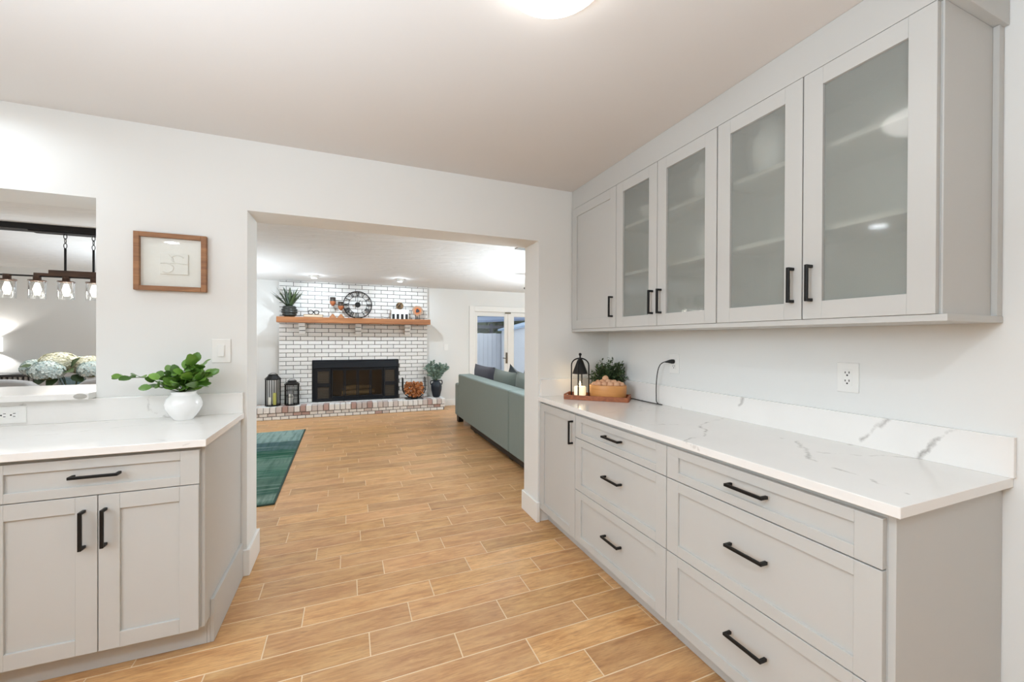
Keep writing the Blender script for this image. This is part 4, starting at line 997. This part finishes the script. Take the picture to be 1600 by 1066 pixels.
part('orange_band', MB().add([(x, y, z) for x, y, z in [v for v in blob(.060, MY-.007, MY-.003, 1.2, .08).v]], blob(.06, 0, 1, 1.2, .08).f), paint('orange_agate', (206, 122, 70), .3, .2, 30), ds)
part('dark_centre', blob(.034, MY-.010, MY-.006, 2.2, .12), paint('blue_black_agate', (62, 58, 66), .3, .5, 40), ds)
part('stand', MB().box(1.13, 1.23, MY-.03, MY+.03, MZ+.0005, MZ+.012).tube([(1.15, MY-.01, MZ+.012), (1.14, MY-.012, MZ+.095)], .005, 6).tube([(1.21, MY-.01, MZ+.012), (1.22, MY-.012, MZ+.095)], .005, 6).tube([(1.18, MY+.03, MZ+.012), (1.18, MY+.016, MZ+.2)], .005, 6), iron_m, ds)
single('votive', MB().lathe([(.022, .0005), (.026, .05), (.024, .05), (.02, .012)], (.545, MY, MZ), 18), paint('grey_votive_glass', (176, 172, 166), .3), 'tiny pale votive cup between clock and striped box', 'votive')
# spots in front of the fireplace
for i, (x, y) in enumerate(((-.528, 7.14), (.77, 6.99))):
    t = thing('ceiling_spot', 'small round ceiling spotlight '+('above the left half of the mantel' if i == 0 else 'above the right half of the mantel'), 'spotlight', (x, y, CZ2))
    part('housing', MB().lathe([(.055, 0), (.055, -.035), (.045, -.045)], (x, y, CZ2-.0005), 24), trim_m, t)
    part('lens', MB().lathe([(.04, -.0465), (.0001, -.0465)], (x, y, CZ2), 20, cap=False), emit('spot_lens', (1, .98, .95), 5), t)
    l = bpy.data.lights.new('spot_glow', 'POINT'); l.energy = 2.2; l.color = LCOL; l.shadow_soft_size = .02
    o = bpy.data.objects.new('spot_glow', l); o.location = (x, y-.02, CZ2-.075); COL.objects.link(o)
    l = bpy.data.lights.new('spot_lamp', 'SPOT'); l.energy = 34; l.color = LCOL; l.spot_size = math.radians(130); l.spot_blend = .6; l.shadow_soft_size = .02
    o = bpy.data.objects.new('spot_lamp', l); o.location = (x, y, CZ2-.06); COL.objects.link(o); o.rotation_euler = (Vector((x, 8.2, .9))-Vector(o.location)).to_track_quat('-Z', 'Y').to_euler()

# ------------------------------------------------------------------ sofa
def fabric(name, c, var=.12):
    m, nt, b = new_mat(name); p = pos(nt); n = noise(nt, p, 160, 2); n2 = noise(nt, p, 4, 3)
    mp = N(nt, 'ShaderNodeMapping'); nt.links.new(p, mp.inputs[0]); mp.inputs['Scale'].default_value = (30, 30, 3); n3 = noise(nt, mp.outputs[0], 1.5, 3)
    c = lin(c); col = mix(nt, n.outputs[0], tuple(v*(1-var) for v in c), tuple(v*(1+var) for v in c))
    col = mix(nt, math_n(nt, 'MULTIPLY', n3.outputs[0], .3), col, tuple(v*.72 for v in c))
    nt.links.new(col, b.inputs['Base Color']); b.inputs['Roughness'].default_value = .95; b.inputs['Specular IOR Level'].default_value = .1
    b.inputs['Sheen Weight'].default_value = .15
    bump(nt, n.outputs[0], .4, .002, b); return m
sofa_m = fabric('grey_green_velour', (132, 145, 140))
sx0, ztop = 1.595, .775
sf = thing('sectional_sofa', 'long grey-green sectional sofa seen from behind in the living room', 'sofa', (2.0, 4.7, 0))
for y0, y1 in ((4.105, 6.30), (3.05, 4.095)):
    part('back_panel', MB().box(sx0, sx0+.22, y0, y1, .10, ztop), sofa_m, sf, .02, seg=3)
    part('seat_base', MB().box(sx0+.222, 2.50, y0, y1-.002, .10, .30), sofa_m, sf, .015)
part('arm', MB().box(sx0-.005, 2.52, 6.302, 6.50, .10, .62), sofa_m, sf, .03, seg=3)
for y0, y1 in ((3.06, 4.09), (4.11, 5.2), (5.205, 6.29)): part('seat_cushion', MB().box(sx0+.225, 2.52, y0, y1, .302, .46), sofa_m, sf, .03, seg=3)
foot_m = paint('black_sofa_foot', (20, 19, 18), .5)
for x, y in ((sx0+.04, 6.40), (sx0+.075, 5.55), (sx0+.075, 4.16), (sx0+.075, 3.4), (2.42, 6.40), (2.42, 4.16), (2.42, 3.1)):
    part('foot', MB().prism([(y-.05, .0005), (y+.05, .0005), (y+.07, .0995), (y-.07, .0995)], x-.02, x+.06, 'x'), foot_m, sf)
part('under_rail', MB().box(sx0+.012, sx0+.05, 3.1, 5.62, .045, .0995), foot_m, sf)
def cushion(w, h, t, n=10):
    b = MB()
    def g(u, v, s_):
        e = max(0, (1-abs(u)**2.6)*(1-abs(v)**2.6))**.5
        pin = 1-.06*(1-abs(u)**2)*(abs(v)**3)
        return (s_*t/2*e, u*w/2*(1-.05*(1-abs(v)**2)*abs(u)**3), v*h/2*pin)
    for s_ in (-1, 1):
        vs = [g(-1+2*i/n, -1+2*j/n, s_) for i in range(n+1) for j in range(n+1)]
        b.add(vs, [(i*(n+1)+j, (i+1)*(n+1)+j, (i+1)*(n+1)+j+1, i*(n+1)+j+1) for i in range(n) for j in range(n)], True)
    return b
def throw(loc, w, h, t, m, tilt, rz, label, roll=0):
    me = cushion(w, h, t).mesh('throw_pillow', m)
    o = link('throw_pillow', me); o.matrix_basis = Matrix.Translation(loc) @ Matrix.Rotation(rz, 4, 'Z') @ Matrix.Rotation(tilt, 4, 'Y') @ Matrix.Rotation(roll, 4, 'X')
    return tag(o, label, 'pillow')
fab_d = fabric('slate_purple_fabric', (92, 92, 102)); fab_g = fabric('grey_green_fabric', (118, 126, 120)); fab_k = fabric('charcoal_fabric', (70, 74, 76))
throw((1.935, 5.93, .70), .98, .46, .20, fab_d, -.10, 0, 'wide slate-coloured back cushion at the far end of the sofa')
throw((1.93, 5.00, .69), .86, .46, .22, fab_g, -.08, 0, 'grey-green back cushion in the middle of the sofa back')
throw((1.93, 4.27, .70), .66, .48, .22, fab_g, -.08, 0, 'grey-green back cushion right of the middle one')
throw((1.93, 3.62, .70), .60, .46, .22, fab_g, -.08, 0, 'grey-green back cushion half hidden by the doorway jamb')
throw((2.16, 5.25, .705), .42, .42, .14, fab_k, -.25, .1, 'charcoal throw pillow with its corner up behind the middle cushion', .62)
throw((2.15, 4.72, .705), .42, .42, .14, fab_k, -.25, -.05, 'charcoal throw pillow with its corner up behind the right cushion', .7)

# ------------------------------------------------------------------ french doors
fd = thing('door_1', 'white double french doors with full glass panes to the patio', 'door', (3.12, YF, 0)); fd['kind'] = 'structure'; del fd['category']
b = MB().box(DX0-.11, DX0, YF-.022, YF-.001, 0, DZ+.11).box(DX1, DX1+.11, YF-.022, YF-.001, 0, DZ+.11).box(DX0, DX1, YF-.022, YF-.001, DZ, DZ+.11)
part('casing', b, trim_m, fd, .004)
lw = (DX1-DX0)/2
brz = paint('aged_bronze', (104, 94, 80), .45, .2, 30, .05, 90, .5, .6)
for i in range(2):
    x0 = DX0+i*lw+.003; x1 = x0+lw-.006; st = .085 if i == 0 else .10
    gx_ = (x0+.066, x1-.088) if i == 0 else (x0+.12, x1-.07)
    d = part('door_leaf', MB().box(x0, gx_[0], YF+.02, YF+.065, .006, DZ-.003).box(gx_[1], x1, YF+.02, YF+.065, .006, DZ-.003).box(gx_[0], gx_[1], YF+.02, YF+.065, .006, .26).box(gx_[0], gx_[1], YF+.02, YF+.065, 1.81, DZ-.003), trim_m, fd, .003)
    part('pane', MB().box(gx_[0]-.004, gx_[1]+.004, YF+.04, YF+.046, .255, 1.815), clear_m, d)
    if i == 0:
        part('handle', MB().box(x1-.062, x1-.022, YF+.008, YF+.02, .82, 1.05).tube([(x1-.042, YF+.01, .93), (x1-.042, YF-.035, .93), (x1-.055, YF-.045, .93), (x1-.15, YF-.045, .935)], .009, 8), brz, d, .003, label='aged bronze lever handle')
part('astragal', MB().box(DX0+lw-.022, DX0+lw+.022, YF+.006, YF+.0195, .006, DZ-.003), trim_m, fd, .003)
part('door_closer', MB().box(DX0+lw-.09, DX0+lw+.03, YF-.04, YF+.005, DZ-.03, DZ-.004), brz, fd, .004)

# ------------------------------------------------------------------ outside
ext_m = paint('pale_blue_siding', (205, 210, 220), .8, .05, 5)
struct('ground', MB().box(-2, 14, YF+.15, 24, -.1, -.03), paint('patio_concrete', (150, 152, 156), .9, .08), 'grey concrete patio outside the french doors')
fe = thing('garden_fence', 'pale blue board fence across the patio, seen through the door glass', 'fence', (6, 12.6, 0))
for i in range(56):
    x = 2.2+i*.152; part('board', MB().box(x, x+.146, 12.6, 12.625, -.02, 1.52+.004*(i % 3)), ext_m, fe)
part('rail', MB().box(2.2, 10.7, 12.626, 12.66, 1.30, 1.38), ext_m, fe)
dk = paint('weathered_beam', (66, 70, 80), .8, .2)
pg = thing('pergola', 'slate-blue lean-to roof on dark posts beyond the garden fence', 'pergola', (4.6, 13.6, 0))
part('roof', MB().add([(x, y, z+dz_) for dz_ in (0, .07) for x, y, z in ((2.6, 13.0, 1.80), (7.4, 13.0, 2.10), (7.4, 14.8, 2.30), (2.6, 14.8, 2.0))], [(0, 1, 2, 3), (7, 6, 5, 4), (0, 4, 5, 1), (1, 5, 6, 2), (2, 6, 7, 3), (3, 7, 4, 0)]), paint('slate_blue_roof', (112, 128, 158), .7), pg)
for x in (3.2, 4.42, 5.7): part('post', MB().box(x, x+.1, 13.1, 13.2, -.02, 1.86), dk, pg)
part('beam', MB().box(2.7, 7.3, 13.08, 13.2, 1.70, 1.80), dk, pg)
sh = thing('garden_shed', 'pale blue shed with a low gable roof beside the garden fence', 'shed', (5.6, 12.0, 0))
part('shed_wall', MB().prism([(4.62, -.02), (7.2, -.02), (7.2, 1.62), (5.9, 1.95), (4.62, 1.62)], 11.4, 12.5, 'y'), ext_m, sh)
part('shed_roof', MB().prism([(4.5, 1.60), (5.9, 1.96), (7.3, 1.60), (7.3, 1.66), (5.9, 2.03), (4.5, 1.66)], 11.3, 12.55, 'y'), paint('shed_roof_blue', (150, 172, 200), .6), sh)
hd_ = MB(); rr_ = random.Random(13)
for i in range(3000):
    p = Vector((rr_.uniform(1.0, 13), rr_.uniform(15.5, 18), rr_.uniform(-.02, 4.6)))
    hd_.leaf(p, (rr_.uniform(-1, 1), rr_.uniform(-1, 1), rr_.uniform(-1, 1)), (0, -1, 0), .5, .36, .2, (.1, 1, .8, .1))
hg = tag(part('hedge', hd_, leaf_mat('dark_hedge_leaf', (26, 40, 22), (70, 92, 54), .7), None, kind='stuff', recalc=False), 'tall dark green hedge behind the pergola outside', 'hedge')
pch = thing('patio_chair', 'light blue metal patio chair outside the right french door', 'chair', (4.43, 9.3, -.03))
pcm = paint('aqua_metal', (140, 178, 196), .4)
cx_, cyy = 4.43, 9.3
part('hoop_back', MB().tube(smooth_pts([(cx_-.2, cyy, .40), (cx_-.2, cyy+.03, .7), (cx_-.12, cyy+.05, .86), (cx_, cyy+.05, .90), (cx_+.12, cyy+.05, .86), (cx_+.2, cyy+.03, .7), (cx_+.2, cyy, .40)]), .012, 8), pcm, pch)
part('seat', MB().box(cx_-.2, cx_+.2, cyy-.4, cyy, .40, .42), pcm, pch, .008)
for x in (-.18, .18):
    for y in (-.37, -.03): part('leg', MB().tube([(cx_+x, cyy+y, .40), (cx_+x*1.1, cyy+y, -.029)], .012, 8), pcm, pch)

# ceiling fan and vent, tips only visible past the jamb
fan = thing('ceiling_fan', 'dark ceiling fan of which one blade tip shows beside the doorway jamb', 'ceiling fan', (3.05, 5.72, CZ2))
fx, fy, fz = 3.08, 5.55, 2.10
part('motor', MB().lathe([(.02, .23), (.06, .225), (.06, .2), (.02, .19), (.02, .08), (.1, .06), (.11, 0), (.06, -.03), (.0001, -.035)], (fx, fy, fz), 24), iron_m, fan)
for k in range(5):
    a = PI*.97+k*2*PI/5; d = Vector((math.cos(a), math.sin(a), 0)); n_ = Vector((-d.y, d.x, 0)); b = MB()
    vs = [Vector((fx, fy, fz+dz_))+d*r_+n_*w_+Vector((0, 0, .12*w_)) for dz_ in (.0, .008) for r_, w_ in ((.12, -.045), (.62, -.07), (.66, 0), (.62, .07), (.12, .045))]
    b.add(vs, [(0, 1, 2, 3, 4), (9, 8, 7, 6, 5)]+[(i, (i+1) % 5, 5+(i+1) % 5, 5+i) for i in range(5)]); part('blade', b, iron_m, fan)
vn = thing('air_vent', 'thin grey air vent on the living room ceiling near the right jamb', 'air vent', (1.78, 4.06, CZ2))
part('frame', MB().box(1.68, 2.0, 4.0, 4.14, CZ2-.012, CZ2-.0005), paint('vent_grey', (190, 189, 186), .5), vn, .002)
for i in range(4): part('slat', MB().box(1.69, 1.99, 4.012+i*.031, 4.026+i*.031, CZ2-.017, CZ2-.0125), paint('vent_slat', (150, 150, 147), .5), vn)

# ------------------------------------------------------------------ dining room
walnut = wood('dark_walnut', (58, 40, 30), (92, 66, 48), (8, 30, 30), .5)
ch = thing('chandelier', 'dark linear chandelier with clear glass cylinder shades over the dining table', 'chandelier', (-2.30, 4.95, CZ2))
cyc = 4.95
part('canopy', MB().box(-3.15, -1.45, 4.88, 5.02, CZ2-.052, CZ2-.0005), iron_m, ch, .003)
part('canopy_plate', MB().box(-2.62, -1.98, 4.895, 5.005, CZ2-.062, CZ2-.0525), iron_m, ch, .002)
for x in (-2.40, -2.205):
    part('rod', MB().tube([(x, cyc, 1.93), (x, cyc, 2.14)], .0085, 10), iron_m, ch)
    for k, zc in enumerate((2.163, 2.207, 2.247)):
        part('chain_link', MB().tube([(x+(.011*math.cos(a) if k % 2 == 0 else 0), cyc+(.011*math.cos(a) if k % 2 else 0), zc+.024*math.sin(a)) for a in [2*PI*i/14 for i in range(15)]], .0032, 6), iron_m, ch)
part('beam', MB().box(-2.50, -2.10, cyc-.03, cyc+.03, 1.885, 1.935), walnut, ch, .002)
part('beam_step', MB().box(-2.60, -2.0, cyc-.025, cyc+.025, 1.882, 1.905), walnut, ch, .002)
part('bar', MB().box(-3.0, -1.6, cyc-.012, cyc+.012, 1.872, 1.884), iron_m, ch, .001)
shade_m = glassy('clear_shade', (.985, .99, .99), 2.2)
bulb_m = emit('lit_bulb', (1, .93, .82), 30)
for i in range(6):
    x = -2.78+i*.193
    part('socket_cap', MB().lathe([(.026, .05), (.026, .008), (.058, .006), (.058, -.004), (.0001, -.004)], (x, cyc, 1.835), 20), walnut, ch)
    s_ = part('glass_shade', MB().lathe([(.054, -.16), (.054, -.006), (.052, -.006), (.052, -.16)], (x, cyc, 1.835), 28, cap=False), shade_m, ch)
    part('bulb', MB().lathe([(.012, -.02), (.016, -.035), (.026, -.075), (.022, -.1), (.0001, -.108)], (x, cyc, 1.835), 14), bulb_m, s_)
ch_l = bpy.data.lights.new('chandelier_glow', 'POINT'); ch_l.energy = 9; ch_l.color = (1, .93, .84); ch_l.shadow_soft_size = .3
co = bpy.data.objects.new('chandelier_glow', ch_l); co.location = (-2.3, 4.95, 1.55); COL.objects.link(co)
# sconce
sn = thing('wall_sconce', 'white box wall sconce throwing light up and down the dining wall', 'wall sconce', (-4.56, YF, 1.23))
part('sconce_box', MB().box(-4.63, -4.535, YF-.11, YF-.001, 1.13, 1.135).box(-4.63, -4.535, YF-.11, YF-.105, 1.135, 1.33).box(-4.63, -4.625, YF-.105, YF-.001, 1.135, 1.33).box(-4.54, -4.535, YF-.105, YF-.001, 1.135, 1.33), emit('glowing_shade', (1, .97, .93), .9), sn, .001)
for up_ in (1, -1):
    l = bpy.data.lights.new('sconce_lamp', 'SPOT'); l.energy = 11; l.color = (1, .97, .93); l.spot_size = math.radians(125); l.spot_blend = .25; l.shadow_soft_size = .03
    o = bpy.data.objects.new('sconce_lamp', l); o.location = (-4.585, YF-.06, 1.345 if up_ > 0 else 1.115); o.rotation_euler = (PI, 0, 0) if up_ > 0 else (0, 0, 0); COL.objects.link(o)
# sideboard
sbm = paint('charcoal_sideboard', (62, 64, 66), .5, .1)
sd = thing('sideboard', 'dark fluted sideboard against the dining room wall', 'sideboard', (-4.3, 7.78, 0))
part('cabinet_body', MB().box(-5.2, -3.62, 7.60, YF-.02, .10, .80), sbm, sd, .002)
part('top_board', MB().box(-5.22, -3.60, 7.56, YF-.02, .801, .83), sbm, sd, .003)
flm = paint('grey_flute', (150, 150, 148), .5)
for i in range(30): part('flute', MB().box(-5.18+i*.052, -5.155+i*.052, 7.575, 7.599, .12, .795), flm, sd)
for x in (-5.1, -3.72): part('leg', MB().box(x-.03, x+.03, 7.66, 7.72, .0005, .0995), sbm, sd)
# table, vase, flowers
tbm = wood('dining_table_wood', (110, 80, 56), (150, 114, 82), (2, 20, 20))
dt = thing('dining_table', 'wooden dining table under the chandelier, mostly hidden by the sill', 'table', (-2.35, 5.02, 0))
part('tabletop', MB().box(-3.20, -1.56, 4.55, 5.49, .715, .75), tbm, dt, .004)
for x in (-3.1, -1.66):
    for y in (4.65, 5.39): part('leg', MB().box(x-.04, x+.04, y-.04, y+.04, .0005, .7145), tbm, dt, .003)
vz = thing('glass_vase', 'clear bluish glass vase holding hydrangeas on the dining table', 'vase', (-2.38, 5.0, .7505))
part('vase_body', MB().lathe([(.085, .0005), (.095, .02), (.1, .2), (.1, .215), (.096, .215), (.094, .02), (.0001, .015)], (-2.38, 5.0, .7505), 28), glassy('blue_tint_glass', (.80, .90, .93), 2.5), vz)
petal_c = leaf_mat('cream_petals', (206, 204, 168), (253, 251, 238), .8); petal_b = leaf_mat('pale_blue_petals', (176, 200, 202), (244, 248, 240), .8)
bloom_core = paint('bloom_core', (120, 130, 98), .9, .2, 40)
def bloom(mat):
    b = MB(); rb2 = random.Random(6); n = 230
    for i in range(n):
        ph = i*2.39996; zz = 1-1.55*i/n; r_ = math.sqrt(max(0, 1-zz*zz)); nrm = Vector((r_*math.cos(ph), r_*math.sin(ph), zz))
        c0 = nrm*.085*rb2.uniform(.84, 1.06); t1 = nrm.orthogonal().normalized(); t2 = nrm.cross(t1); rot = rb2.uniform(0, PI)
        for k in range(4):
            a = rot+k*PI/2; d = t1*math.cos(a)+t2*math.sin(a); s2 = t1*-math.sin(a)+t2*math.cos(a)
            b.add([c0, c0+d*.012+s2*.009+nrm*.004, c0+d*.021+nrm*.003, c0+d*.012-s2*.009+nrm*.004], [(0, 1, 2, 3)])
    nf = len(b.f); b.ball((0, 0, -.005), .068, 12, 8); me = b.mesh('bloom', [mat, bloom_core], False)
    for i in range(nf, len(b.f)): me.polygons[i].material_index = 1
    return me
bmc, bmb = bloom(petal_c), bloom(petal_b)
hy = thing('hydrangea_bouquet', 'cream and pale blue hydrangea blooms in the glass vase', 'flowers', (-2.38, 5.0, .96))
for x, y, z, s_, mm in ((-2.45, 4.97, 1.10, 1.45, bmc), (-2.26, 5.0, 1.065, 1.25, bmc), (-2.465, 4.84, 1.03, 1.25, bmb), (-2.63, 5.0, 1.05, 1.0, bmb), (-2.20, 4.90, 1.03, 1.0, bmb), (-2.56, 5.08, 1.09, 1.0, bmc), (-2.4, 5.14, 1.06, 1.1, bmb)):
    o = link('bloom', mm, hy); o.matrix_basis = Matrix.Translation((x, y, z)) @ Matrix.Diagonal((s_, s_, min(s_, 1.15)*.92, 1))
hgl = leaf_mat('hydrangea_leaf', (32, 52, 30), (74, 96, 54), .6)
hlm = MB().leaf((0, 0, 0), (1, 0, 0), (0, 0, 1), .12, .08, .2, (.15, .85, 1, .6, .05), .2).mesh('leaf', hgl, False)
for p, d in (((-2.47, 4.86, 1.01), (-.5, -.6, .35)), ((-2.36, 4.88, 1.03), (.5, -.6, .1)), ((-2.34, 4.9, 1.06), (.4, -.3, .6)), ((-2.5, 4.9, .97), (-.7, -.5, -.5)), ((-2.33, 4.9, .99), (.8, -.4, -.4)), ((-2.56, 4.9, 1.07), (-.3, -.8, .2)), ((-2.42, 4.87, .98), (-.2, -.7, -.6))):
    d = Vector(d).normalized(); nr = Vector((0, -.7, .8)); nr = (nr-d*nr.dot(d)).normalized(); y = nr.cross(d)
    o = link('leaf', hlm, hy); o.matrix_basis = Matrix(((d.x, y.x, nr.x, p[0]), (d.y, y.y, nr.y, p[1]), (d.z, y.z, nr.z, p[2]), (0, 0, 0, 1)))
st_ = MB()
for x, y, z in ((-2.475, 4.95, 1.05), (-2.29, 4.98, 1.03), (-2.46, 4.87, .99), (-2.58, 5.0, 1.0), (-2.25, 4.92, 1.0)): st_.tube([(-2.38+(x+2.38)*.1, 5.0+(y-5)*.1, .775), (-2.38+(x+2.38)*.45, 5+(y-5)*.45, .965), (x, y, z)], .004, 6)
part('stem', st_, stem_m, hy)
chf = fabric('light_grey_linen', (176, 174, 172), .06)
def dining_chair():
    t = thing('dining_chair', 'light grey upholstered dining chair with its back to the pass-through, nearer the picture edge', 'chair', (0, 0, 0), 'dining chairs')
    n = 12; poly = [(-.235, .50), (-.24, .88), (-.22, .97), (-.17, 1.01), (-.08, 1.024), (0, 1.027), (.08, 1.024), (.17, 1.01), (.22, .97), (.24, .88), (.235, .50)]
    part('backrest', MB().prism(poly, -.06, .02, 'y'), chf, t, .02, seg=3)
    part('seat', MB().box(-.24, .24, -.02, .44, .40, .49), chf, t, .02, seg=3)
    for x in (-.2, .2):
        for y in (-.02, .40): part('leg', MB().tube([(x, y, .40), (x*1.05, y, .0005)], [.018, .012], 8), walnut, t)
    return t
c0 = dining_chair(); c0.matrix_basis = Matrix.Translation((-2.34, 4.085, 0))
dup(c0, (-1.68, 4.085, 0), 0, 'light grey upholstered dining chair partly behind the wall edge, below the flowers')
dup(c0, (-2.87, 5.96, 0), PI, 'light grey upholstered dining chair on the far side of the table')
